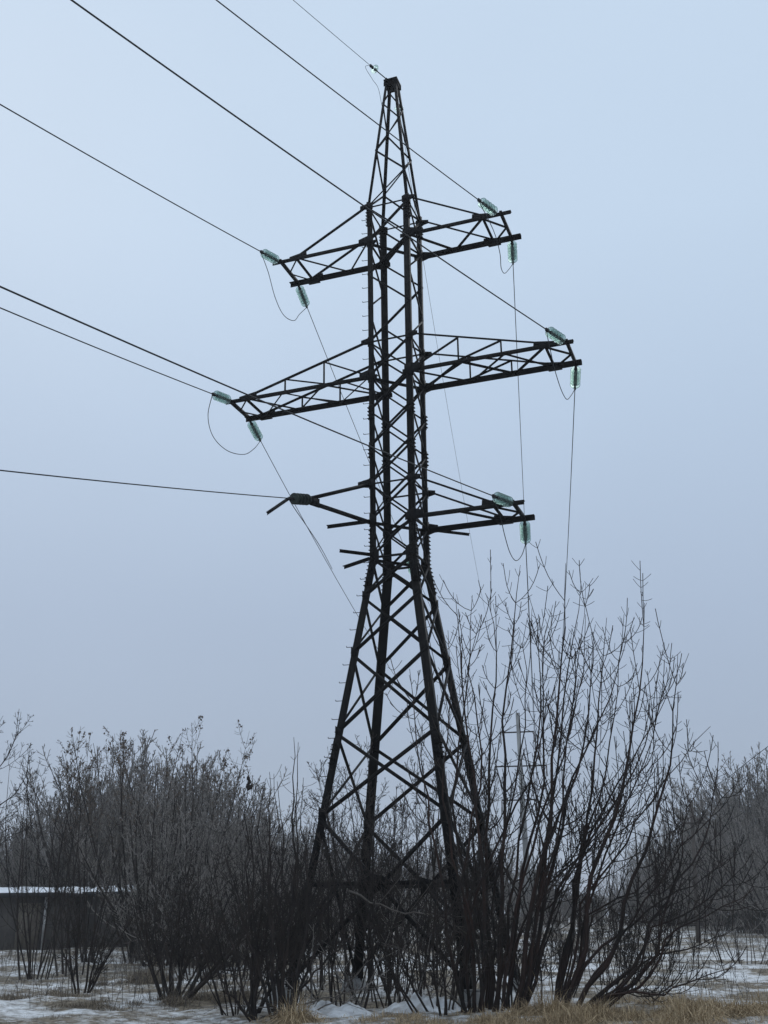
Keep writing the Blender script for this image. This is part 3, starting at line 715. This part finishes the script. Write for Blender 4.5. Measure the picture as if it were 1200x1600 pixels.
for k_ in range(9):
    c = at(389, 1228, 20.3)+rng.randn(3)*np.array([.018, .018, .045]); lathe(m, c, rng.randn(3)*.5+np.array([0, 0, 1.5]), [(-.05, .0), (-.02, .028), (.03, .03), (.06, .0)], 7)
m.build('dead_leaf_clump', BARK, b)
# dense lower tangle of the same spot: its own thicket bushes
def fan_bush(px, D, n_, h, spread, r, label, seed, ms=BARK, mt=BARK, group=None, l1=14, l1len=.3, l2=8, l3=2, rmin=.0045, curve=.9, rad=.35, name='bare_bush', cat='bush', ang=45, l1tr=(.2, .97), lean=(0, 0), up=.8):
    rg = np.random.RandomState(seed); g = gr(px, D); g[2] = float(gheight(g[0], g[1]))
    o = empty(name, g, label, cat, group)
    P, Rr = fan_stems(g[0], g[1], n_, h, spread, r, rg, curve=curve, rad=rad, z0=g[2]-.05, lean=lean)
    bush(o, P, Rr, rg, ms, mt, l1, l1len, l1tr, l2, l3, rmin, up=up, ang=ang)
    return o
fan_bush(375, 21.0, 16, 2.9, .75, .022, 'low tangled bush at the left foot of the shoots', 21, l1=12, l1len=.38, l2=7, l3=1)
fan_bush(450, 21.6, 10, 3.4, .6, .025, 'tangled bush hiding the foot of the leftmost pylon leg', 22, l1=14, l1len=.35)
fan_bush(600, 23.2, 12, 2.9, .9, .022, 'low thicket growing under the middle of the pylon', 23, l1=10, l1len=.34, rad=1.2, l2=6, l3=1)
fan_bush(530, 22.0, 8, 4.0, .65, .024, 'thin bush between the two left pylon legs', 24, l1=12, l1len=.32, rad=.6)
fan_bush(665, 22.4, 12, 5.2, .55, .024, 'taller thin bush between the middle and right pylon legs', 25, l1=12, l1len=.28, rad=.9)
fan_bush(690, 20.4, 12, 2.6, .8, .02, 'low twiggy bush just before the right pylon legs', 26, l1=14, l1len=.4, rad=.5)
fan_bush(580, 27.5, 12, 5.6, .5, .028, 'bare bush behind the pylon legs, seen through the bracing', 27, l1=12, l1len=.3, rad=1.2)
fan_bush(655, 28.5, 13, 6.4, .5, .028, 'slender bare bush rising behind the bracing on the right', 28, l1=12, l1len=.3, rad=1.2)
fan_bush(500, 29.0, 11, 5.0, .5, .028, 'bare bush behind the leftmost pylon leg', 29, l1=12, l1len=.3, rad=1.2)
fan_bush(835, 22.5, 14, 2.0, .9, .018, 'low brush between the two big bushes on the right', 30, l1=14, l1len=.4, rad=.9)
fan_bush(950, 27.5, 14, 2.2, .7, .014, 'small sparse brush in the snow beyond the leaning stems', 31, l1=8, l1len=.4, rad=.8)
fan_bush(1010, 33, 16, 2.4, .6, .014, 'sparse young brush in the clearing on the right', 32, l1=8, l1len=.35, rad=1.0, l3=0)
fan_bush(1165, 38, 18, 2.8, .7, .016, 'low brush at the right edge of the clearing', 33, l1=8, l1len=.35, rad=1.0, l3=0, mt=BARKPALE)
fan_bush(900, 40, 20, 3.0, .6, .016, 'brush in the clearing behind the upright stems', 34, l1=8, l1len=.35, rad=1.1, l3=0, mt=BARKPALE)
# fallen branches before the pylon
for i, (px, label) in enumerate([([(395, 1598), (470, 1570), (560, 1545), (600, 1538)], 'fallen bare branch lying in the grass left of centre'), ([(430, 1600), (520, 1565), (560, 1520), (575, 1500)], 'broken grey branch slanting up beside the snow mound'), ([(545, 1392), (620, 1420), (700, 1440), (760, 1480)], 'pale frosted branch arching across the dark thicket'), ([(740, 1590), (690, 1540), (640, 1490), (590, 1470)], 'dead stem leaning left in front of the right leg')]):
    P, Rr = stems_from_pixels([(20.6 if i != 3 else 20.2, .2, .018, px)], rng, rooted=(i != 2)); o = empty('fallen_branch', P[0, 0], label, 'branch', 'dead branches in the thicket')
    m = MB(); m.smooth = True; tubes(m, P, Rr*.8+.004, 5); m.build('stem', BARKGREY, o)
    m = MB(); A_, RA_ = grow(P, Rr, 16, (.2, .97), .3, 45, .1, 5, rng, .005); tubes(m, A_, RA_, 3); m.build('twigs', BARKGREY, o)

for i, (px, D, label) in enumerate([(505, 21.2, 'grey dead stick leaning before the left legs'), (560, 21.8, 'thin dead stick leaning right under the bracing'), (640, 21.5, 'dead stick leaning left beside the big snow mound')]):
    rg = np.random.RandomState(140+i); g = gr(px, D); o = empty('dead_stick', g, label, 'branch', 'dead branches in the thicket')
    n_ = 5; P = np.empty((n_, 8, 3)); P[:, 0] = g+rg.randn(n_, 3)*[.5, .3, 0]; d = rg.randn(n_, 3)*[1, .5, .1]+[0, 0, .5]; d /= np.linalg.norm(d, axis=1, keepdims=True)
    for j in range(1, 8): d = d+rg.randn(n_, 3)*.06; P[:, j] = P[:, j-1]+d*rg.uniform(.15, .32, n_)[:, None]
    P[:, :, 2] = np.maximum(P[:, :, 2], .03); Rr = np.linspace(.014, .006, 8)[None].repeat(n_, 0); m = MB(); m.smooth = True; tubes(m, P, Rr, 5)
    A_, RA_ = grow(P, Rr, 8, (.3, .97), .3, 45, .1, 4, rg, .0045); tubes(m, A_, RA_, 3); m.build('stem', BARKPALE, o)
# --- mid distance left: individually placed bushes
fan_bush(270, 24.4, 13, 3.1, .95, .05, 'open bare bush with thick spreading stems on the snow, left of the dark bush', 41, l1=12, l1len=.4, rad=.28, curve=.5)
fan_bush(127, 26.5, 12, 2.6, .55, .026, 'small bare bush standing alone in the snow before the garage', 42, l1=8, l1len=.35, rad=.25)
fan_bush(53, 34, 12, 6.6, .4, .03, 'tall thin bush in front of the garage door', 43, l1=8, l1len=.25, rad=.4, rmin=.006, l2=6, l3=0)
fan_bush(110, 36, 6, 7.0, .35, .035, 'tall thin bush right of the garage post', 44, l1=8, l1len=.25, rad=.6, rmin=.006, l2=6, l3=0)
fan_bush(345, 31, 12, 4.4, .6, .026, 'bushy scrub behind the open bush', 45, l1=12, l1len=.32, rad=1.2, l3=0)
fan_bush(300, 36, 12, 5.0, .6, .028, 'dense bush behind and left of the dark bush', 46, l1=12, l1len=.32, rad=1.2, rmin=.006, l3=0, mt=BARKPALE)
# seed-bearing tree
def seeds(root, A, RA, rg, n_, size=.05, ztop=None):
    k = A.shape[1]; i = rg.randint(0, len(A), n_); j = rg.randint(2, k, n_); p_ = A[i, j]
    if ztop: keep = p_[:, 2]+rg.randn(len(p_))*.8 > ztop; p_ = p_[keep]
    n2 = len(p_)*3; p_ = np.repeat(p_, 3, 0)+rg.randn(n2, 3)*.05
    d = rg.randn(n2, 3)*.5+np.array([0, 0, -1]); d /= np.linalg.norm(d, axis=1, keepdims=True)
    s = np.cross(d, rg.randn(n2, 3)); s /= np.linalg.norm(s, axis=1, keepdims=True)
    l_ = (size*(1+rg.rand(n2)))[:, None]; w_ = l_*.33
    V = np.stack([p_, p_+d*l_*.5+s*w_, p_+d*l_, p_+d*l_*.5-s*w_], 1)
    q_ = np.arange(n2*4).reshape(-1, 4); mb_ = MB(); mb_.addq(V, q_); tag(mb_.build('seed_clusters', SEED, root), kind='stuff')
def seed_tree(px, D, h, label, seed, n_=14, spread=.5, ns=900, ztop=None):
    rg = np.random.RandomState(seed); g = gr(px, D); o = empty('seed_tree', g, label, 'tree', 'trees holding dry seed clusters')
    P, Rr = fan_stems(g[0], g[1], n_, h, spread, .045, rg, curve=.9, rad=.4)
    A, RA = bush(o, P, Rr, rg, BARK, BARKGREY, 16, .26, (.38, .97), 8, 1, .0062)
    seeds(o, A, RA, rg, ns, .06, ztop)
seed_tree(212, 43, 9.3, 'tallest bare tree on the left, brown seed clusters on its top twigs', 51, 11, .5, 1000, 5.5)
seed_tree(275, 42, 9.0, 'bare tree with seed clusters right of the tallest left one', 52, 12, .4, 600, 5.8)
seed_tree(140, 44, 8.6, 'bare tree with seed clusters left of the tallest left one', 53, 8, .5, 600, 4.8)
# tree at the left edge reaching in from outside
rg = np.random.RandomState(61)
S4 = [(29, .2, .07, [(-130, 1560), (-125, 1400), (-80, 1300), (-30, 1270), (10, 1250), (35, 1225), (46, 1180)]),
 (29, 0, .06, [(-132, 1560), (-120, 1380), (-80, 1270), (-30, 1225), (5, 1195), (22, 1160), (33, 1112)]),
 (29, .4, .06, [(-128, 1560), (-110, 1400), (-60, 1330), (-15, 1300), (15, 1270), (38, 1250)]),
 (29, -.3, .06, [(-135, 1560), (-135, 1350), (-100, 1230), (-50, 1180), (-15, 1150), (5, 1118)]),
 (29, .3, .05, [(-130, 1560), (-115, 1390), (-50, 1350), (0, 1320), (25, 1302), (38, 1285)]),
 (29, .2, .07, [(-140, 1560), (-160, 1350), (-190, 1200), (-200, 1100), (-205, 1040)])]
P4, R4 = stems_from_pixels(S4, rg); b = empty('bare_tree', (P4[0, 0, 0], 29, 0), 'bare tree whose curved twigs reach in at the left picture edge', 'tree')
bush(b, P4, R4, rg, BARK, BARK, 16, .22, (.3, .97), 8, 2, .0055, up=.8)

# --- background trees: a few meshes, many individually placed trees
def tree_proto(seed, h, n_, spread, dense, trunk=False):
    rg = np.random.RandomState(seed)
    P, Rr = fan_stems(0, 0, n_, h, spread, .06, rg, curve=.7, rad=.5 if not trunk else .12)
    m1 = MB(); tubes(m1, P, Rr, 5); m1 = m1.mesh('trunk'); m1.materials.append(BARK)
    m2 = MB()
    A, RA = grow(P, Rr, dense, (.15, .98), .28, 38, .9, 6, rg, .012); tubes(m2, A, RA, 3)
    B, RB = grow(A, RA, 8, (.15, .97), .42, 45, .5, 4, rg, .009); tubes(m2, B, RB, 3)
    C_, RC = grow(B, RB, 3, (.2, .97), .5, 40, .4, 3, rg, .0075, pair=False); tubes(m2, C_, RC, 3)
    zt_ = float(np.percentile(np.concatenate(m2.V)[:, 2], 99.3))
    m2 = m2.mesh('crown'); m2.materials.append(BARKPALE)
    return m1, m2, zt_
protos = [tree_proto(71, 8, 12, .55, 16), tree_proto(72, 8, 9, .45, 18), tree_proto(73, 8, 15, .7, 14), tree_proto(74, 8, 10, .6, 16)]
rb_ = random.Random(4)
def bg_tree(px, D, ytop, label, group, i=None, wide=1.0):
    g = gr(px, D); top = at(px, ytop, D)[2]; m1, m2, h = protos[rb_.randrange(4) if i is None else i]
    s = top/h
    o = empty('bare_tree', (g[0], g[1], 0), label, 'tree', group); o.scale = (s*wide, s*wide, s); o.rotation_euler = (0, 0, rb_.random()*6.28)
    for nm, me in (('trunk', m1), ('crown', m2)):
        c = bpy.data.objects.new(nm, me); COL.objects.link(c); c.parent = o
def outline(px, table):
    return float(np.interp(px, [t[0] for t in table], [t[1] for t in table]))
LT = [(-150, 1280), (0, 1290), (30, 1270), (60, 1235), (100, 1195), (150, 1170), (210, 1142), (265, 1145), (300, 1170), (350, 1200), (400, 1228), (440, 1270), (480, 1292), (540, 1305)]
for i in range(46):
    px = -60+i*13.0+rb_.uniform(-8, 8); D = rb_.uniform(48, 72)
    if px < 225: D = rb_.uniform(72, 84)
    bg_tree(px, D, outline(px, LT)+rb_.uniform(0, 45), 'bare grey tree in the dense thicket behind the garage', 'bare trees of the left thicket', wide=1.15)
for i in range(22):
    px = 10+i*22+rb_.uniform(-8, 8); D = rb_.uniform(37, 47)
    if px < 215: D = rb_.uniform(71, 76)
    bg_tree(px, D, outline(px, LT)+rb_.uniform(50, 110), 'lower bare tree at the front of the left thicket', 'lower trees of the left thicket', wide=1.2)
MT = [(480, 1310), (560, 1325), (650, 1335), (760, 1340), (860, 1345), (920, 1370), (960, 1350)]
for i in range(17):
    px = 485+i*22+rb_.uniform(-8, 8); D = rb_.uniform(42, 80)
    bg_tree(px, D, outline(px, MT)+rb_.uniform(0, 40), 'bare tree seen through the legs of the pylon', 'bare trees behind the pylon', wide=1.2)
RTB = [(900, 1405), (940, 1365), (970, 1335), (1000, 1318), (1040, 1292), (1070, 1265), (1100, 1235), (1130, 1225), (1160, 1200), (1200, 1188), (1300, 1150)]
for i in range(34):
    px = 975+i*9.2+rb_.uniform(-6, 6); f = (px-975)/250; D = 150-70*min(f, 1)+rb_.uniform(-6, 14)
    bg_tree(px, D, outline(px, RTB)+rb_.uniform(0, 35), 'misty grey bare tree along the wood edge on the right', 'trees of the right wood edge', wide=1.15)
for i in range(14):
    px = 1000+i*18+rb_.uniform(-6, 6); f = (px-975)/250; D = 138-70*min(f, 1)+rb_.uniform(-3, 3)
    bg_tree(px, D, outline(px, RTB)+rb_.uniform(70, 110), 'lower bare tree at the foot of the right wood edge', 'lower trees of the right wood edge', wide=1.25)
# far wood closing the view
m = MB(); rg = np.random.RandomState(81)
n_ = 1500; xs = rg.uniform(-130, 150, n_); yy = rg.uniform(125, 200, n_); hh = rg.uniform(.8, 1.15, n_)*(yy/1700*np.interp(600+1700*xs/yy, [-700, 300, 780, 860, 950, 1010, 1300], [150, 120, 90, 30, 32, 90, 130])+1.2)
P = np.empty((n_, 6, 3)); P[:, 0] = np.stack([xs, yy, np.zeros(n_)], -1); d = np.stack([rg.randn(n_)*.2, rg.randn(n_)*.2, np.ones(n_)], -1)
for j in range(1, 6): d = d+rg.randn(n_, 3)*.06; P[:, j] = P[:, j-1]+d*(hh/5.5)[:, None]
Rr = np.linspace(.14, .04, 6)[None].repeat(n_, 0); tubes(m, P, Rr, 3)
A, RA = grow(P, Rr, 16, (.15, .98), .4, 42, .5, 4, rg, .03); tubes(m, A, RA, 3)
B, RB = grow(A, RA, 6, (.2, .98), .45, 45, .4, 3, rg, .022, pair=False); tubes(m, B, RB, 3)
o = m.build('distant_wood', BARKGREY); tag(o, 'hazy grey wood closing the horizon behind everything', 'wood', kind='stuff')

# ------------------------------------------------------------------ garage, utility pole
gx = lambda px, D: gr(px, D)[0]
ga = empty('garage', (gx(60, 62), 62, 0), 'low flat roofed garage with snow on its roof at the left edge', 'garage')
x0, x1, x2 = gx(-160, 60), gx(84, 60), gx(198, 64)
zt = at(40, 1395, 60)[2]
def box(m, a, b):
    a = np.array(a, float); b = np.array(b, float); v = np.array([[a[0], a[1], a[2]], [b[0], a[1], a[2]], [b[0], b[1], a[2]], [a[0], b[1], a[2]], [a[0], a[1], b[2]], [b[0], a[1], b[2]], [b[0], b[1], b[2]], [a[0], b[1], b[2]]])
    m.add(v, [[0, 3, 2, 1], [4, 5, 6, 7], [0, 1, 5, 4], [1, 2, 6, 5], [2, 3, 7, 6], [3, 0, 4, 7]])
m = MB(); box(m, (x0, 60.3, -.3), (x1, 66, zt-.22)); box(m, (x1+.003, 64, -.3), (x2, 69, zt-.10)); m.build('wall', WALL, ga)
rf = MB(); box(rf, (x0-.3, 59.7, zt-.215), (x1+.3, 66.3, zt)); box(rf, (x1+.303, 63.5, zt-.095), (x2+.3, 69.2, zt+.08)); rfo = rf.build('roof', ROOFM, ga)
def snow_sheet(m, xa, ya, xb, yb, z, rise):
    nx, ny = 60, 14; X_, Y_ = np.meshgrid(np.linspace(xa, xb, nx), np.linspace(ya, yb, ny))
    Z_ = z+.03+.20*fbm(X_*1.3, Y_*1.3, 3)+rise*(Y_-ya)/(yb-ya); Z_[0] = z+.002; Z_[-1] = z; Z_[:, 0] = z; Z_[:, -1] = z
    id_ = np.arange(nx*ny).reshape(ny, nx); m.addq(np.stack([X_, Y_, Z_], -1), np.stack([id_[:-1, :-1], id_[:-1, 1:], id_[1:, 1:], id_[1:, :-1]], -1).reshape(-1, 4)); m.smooth = True
m = MB(); snow_sheet(m, x0-.25, 59.75, x1+.25, 66.2, zt+.003, .28); m.build('roof_snow', ROOFSNOW, rfo)
m = MB(); snow_sheet(m, x1+.35, 63.55, x2+.25, 69.1, zt+.083, .30); m.build('roof_snow', ROOFSNOW, rfo)
for pa, pb in ((22, 58),):
    xa, xb = gx(pa, 60.3), gx(pb, 60.3); m = MB(); box(m, (xa, 60.22, 0), (xb, 60.298, zt-.5)); 
    for k_ in range(5): xx = xa+(xb-xa)*(k_+.5)/5; box(m, (xx-.02, 60.19, .1), (xx+.02, 60.219, zt-.6))
    d = m.build('door', DOORM, ga); m = MB(); box(m, ((xa+xb)/2+.06, 60.15, .95), ((xa+xb)/2+.12, 60.189, 1.15)); m.build('handle', IRON, d)
m = MB(); xa = gx(65, 60); box(m, (xa-.07, 60.0, 0), (xa+.07, 60.14, zt-.23)); m.build('post', POST, ga)
m = MB(); xa, xb = gx(85, 64), gx(106, 64); box(m, (xa+.3, 63.93, 0), (xb, 63.997, zt-.6)); m.build('door', DOORM, ga)

ub = gr(1091, 62); ut = at(1080, 1250, 62)
up_ = empty('utility_pole', ub, 'leaning wooden utility pole with one crossbar before the right wood', 'utility pole')
m = MB(); m.smooth = True; rod(m, ub-np.array([0, 0, .4]), ut, .14, 10, True, .095); m.build('pole', WOOD, up_)
ca = at(1066, 1286, 62); cb = at(1099, 1286, 62); m = MB(); beam(m, ca+np.array([0, -.12, 0]), cb+np.array([0, -.12, 0]), .08, .09); m.build('crossbar', WOOD, up_)
for f in (.04, .26, .74, .96):
    p_ = ca*(1-f)+cb*f+np.array([0, -.12, .05]); m = MB(); m.smooth = True; lathe(m, p_, (0, 0, 1), [(0, .015), (.08, .015), (.08, .05), (.14, .055), (.2, .04), (.22, 0)], 8); m.build('insulator', CERAM, up_)
p_ = ut+np.array([-.13, 0, -.1]); m = MB(); rod(m, ut-np.array([0, 0, .12]), p_, .015); lathe(m, p_, (0, 0, 1), [(0, .02), (.0, .055), (.1, .05), (.16, .0)], 8); m.build('insulator', CERAM, up_)
a = ut+np.array([0, 0, .05]); e = at(1206, 1162, 40); e2 = e+(e-a)*.8; wire(catmull([a, (a+e)/2-np.array([0, 0, .15]), e, e2], 10), .012, 'thin wire from the wooden pole slanting up to the right edge')

# ------------------------------------------------------------------ grass, tussocks, snow mounds
def blades(m, x, y, h, w, rg, lean=.5, z=None):
    n_ = len(x); z = gheight(x, y) if z is None else z
    az = rg.rand(n_)*6.283; ln = lean*rg.rand(n_); d = np.stack([np.cos(az)*ln, np.sin(az)*ln, np.ones(n_)], -1); d /= np.linalg.norm(d, axis=1, keepdims=True)
    fa = rg.rand(n_)*3.14; s = np.stack([np.cos(fa), np.sin(fa), np.zeros(n_)], -1)*(w/2)[:, None]
    b0 = np.stack([x, y, z-.02], -1); mid = b0+d*(h*.55)[:, None]; d2 = d+np.stack([np.cos(az)*ln, np.sin(az)*ln, -.9*ln-.1], -1)
    tip = mid+d2*(h*.45)[:, None]
    V = np.stack([b0-s, b0+s, mid+s*.8, mid-s*.8, tip+s*.25, tip-s*.25], 1)
    i_ = np.arange(n_)[:, None]*6; q_ = np.concatenate([i_+np.array([0, 1, 2, 3]), i_+np.array([3, 2, 4, 5])]); m.addq(V, q_)
rg = np.random.RandomState(91)
m = MB()
for y0, y1, n_, hs, ws in ((17.5, 24, 70000, .075, .006), (24, 34, 60000, .085, .009), (34, 60, 40000, .12, .014), (60, 110, 20000, .2, .025)):
    y = y0+(y1-y0)*rg.rand(n_); x = (rg.rand(n_)*2-1)*(.42*y+2)
    s = snowmask(x, y); keep = rg.rand(n_) < np.clip((.53-s)*7, .06, 1)*np.clip((fbm(x*1.6+40, y*1.6, 3)-.38)*5, .08, 1)
    x, y = x[keep], y[keep]; k_ = len(x); blades(m, x, y, hs*(.4+1.1*rg.rand(k_)), np.full(k_, ws)*(.7+.6*rg.rand(k_)), rg, 2.6)
o = m.build('dead_grass', STRAWD); tag(o, 'flattened dead grass poking through the thin snow', 'grass', kind='stuff')
def tussock(px, py, D, r, h, n_, label, mt=STRAW, lean=.9, seed=0):
    n_ = int(n_*1.9)
    rg = np.random.RandomState(seed+100); g = gr(px, D); a = rg.rand(n_)*6.283; q_ = r*np.sqrt(rg.rand(n_))
    x = g[0]+q_*np.cos(a)*1.5+rg.randn(n_)*.12; y = g[1]+q_*np.sin(a); m = MB(); h = h*.8
    cl_ = fbm(x*2.6+9, y*3.1, 3); kp = rg.rand(n_) < np.clip((cl_-.45)*7, .05, 1); x, y, cl_, q_ = x[kp], y[kp], cl_[kp], q_[kp]; n2 = len(x)
    hh_ = h*(.25+1.0*rg.rand(n2)**1.6)*np.clip((cl_-.35)*4.2, .3, 1.8)*(1.15-.6*q_/r)
    blades(m, x, y, hh_, .008*(.7+.8*rg.rand(n2)), rg, lean*2.2)
    g[2] = float(gheight(g[0], g[1])); o = m.build('grass_tussock', mt, None, g); tag(o, label, 'grass tuft', 'tussocks of dry grass')
for i, a in enumerate([(862, 1590, 19.6, .42, .42, 2600, 'bright straw tussock at the foot of the leaning bush'), (1000, 1585, 19.5, .8, .34, 3800, 'broad straw tussock along the bottom edge, right of the leaning bush'),
    (1085, 1580, 19.7, .6, .40, 3000, 'tall straw tussock near the lower right corner'), (1170, 1585, 19.4, .6, .42, 3200, 'straw tussock in the lower right corner'), (930, 1592, 19.2, .6, .26, 2600, 'low straw tussock between the bush foot and the broad one'),
    (455, 1590, 19.6, .30, .50, 1500, 'pale straw tussock at the base of the dark left bush'), (750, 1592, 19.3, .8, .22, 3000, 'flattened straw before the tall upright bush'), (620, 1592, 19.3, .9, .16, 2600, 'flattened straw along the bottom edge below the pylon'), (1040, 1530, 21.5, .7, .35, 2400, 'straw tussock behind the bottom row on the right'), (830, 1598, 18.9, .7, .3, 2600, 'ragged straw at the bottom edge below the upright bush'), (950, 1598, 18.8, .9, .34, 3400, 'ragged straw at the very bottom edge, centre right'), (1090, 1598, 18.8, .9, .36, 3400, 'thick straw at the very bottom edge towards the right corner')]): tussock(*a, seed=i)
for i, a in enumerate([(330, 1545, 24.0, .75, .42, 4200, 'dark brown tussock left of the dark bush'), (203, 1515, 30, .55, .5, 2600, 'brown tussock around the thin trunk on the left'), (250, 1505, 31, .4, .6, 1800, 'narrow brown tussock right of the thin trunk'), (155, 1560, 23.4, .6, .2, 1800, 'low brown tussock on the snow, left foreground'), (60, 1530, 25.5, 1.0, .3, 3000, 'wide brown tussock at the left edge')]): tussock(*a, mt=STRAWD, seed=20+i)
for i, (px, D, r, h, label) in enumerate([(665, 21.2, .75, .24, 'rounded snow mound under the right side of the pylon'), (520, 20.9, .7, .18, 'lumpy snow heap left of the pylon centre'), (480, 20.3, .5, .12, 'small snow heap beside the dark left bush')]):
    g = gr(px, D); g[2] = float(gheight(g[0], g[1])); m = MB(); m.smooth = True; nx = 30
    t_ = np.linspace(0, 1, nx); a_ = np.linspace(0, 2*math.pi, 41)[:-1]; T_, A_ = np.meshgrid(t_, a_, indexing='ij')
    X_ = g[0]+T_*r*1.3*np.cos(A_); Y_ = g[1]+T_*r*np.sin(A_); Z_ = g[2]-.10+(h+.1)*np.cos(T_*1.57)**1.0*(.35+1.2*fbm(X_*4.5, Y_*4.5, 4))
    id_ = np.arange(nx*40).reshape(nx, 40); jn = np.roll(id_, -1, 1); m.addq(np.stack([X_, Y_, Z_], -1), np.stack([id_[:-1], id_[1:], jn[1:], jn[:-1]], -1).reshape(-1, 4))
    o = m.build('snow_mound', SNOW, None, g); tag(o, label, 'snow')
# thin weed stalks over the field
m = MB(); rg = np.random.RandomState(95); n_ = 3400; y = 22+40*rg.rand(n_)**.8; x = (rg.rand(n_)*2-1)*(.4*y); kp = (fbm(x*.5+3, y*.5, 3) > .47); x, y = x[kp], y[kp]; n_ = len(x)
P = np.empty((n_, 5, 3)); P[:, 0] = np.stack([x, y, gheight(x, y)], -1); d = np.stack([rg.randn(n_)*.18, rg.randn(n_)*.18, np.ones(n_)], -1); hh = rg.uniform(.2, .6, n_)*(1+1.3*rg.rand(n_)**3*(1+(y > 30)))
for j in range(1, 5): d = d+rg.randn(n_, 3)*.07; P[:, j] = P[:, j-1]+d*(hh/4)[:, None]
Rr = np.full((n_, 5), .005); tubes(m, P, Rr, 3); A, RA = grow(P, Rr, 6, (.4, .97), .3, 35, .4, 3, rg, .004); tubes(m, A, RA, 3)
o = m.build('weed_stalks', BARKGREY); tag(o, 'thin dry weed stalks scattered over the snowy field', 'weeds', kind='stuff')

# ------------------------------------------------------------------ haze
hm = bpy.data.materials.new('winter_haze'); hm.use_nodes = True; t = hm.node_tree
t.nodes.remove(t.nodes['Principled BSDF']); v = t.nodes.new('ShaderNodeVolumePrincipled'); v.inputs['Color'].default_value = (.95, .95, .95, 1)
v.inputs['Density'].default_value = .0008; v.inputs['Anisotropy'].default_value = .2
t.links.new(v.outputs[0], t.nodes['Material Output'].inputs['Volume'])
m = MB(); box(m, (-310, -80, -1.5), (310, 380, 26.5)); o = m.build('haze', hm); tag(o, kind='stuff')
tot = sum(len(o.data.polygons) for o in bpy.data.objects if o.type == 'MESH'); print('polys', tot, 'objects', len(bpy.data.objects))
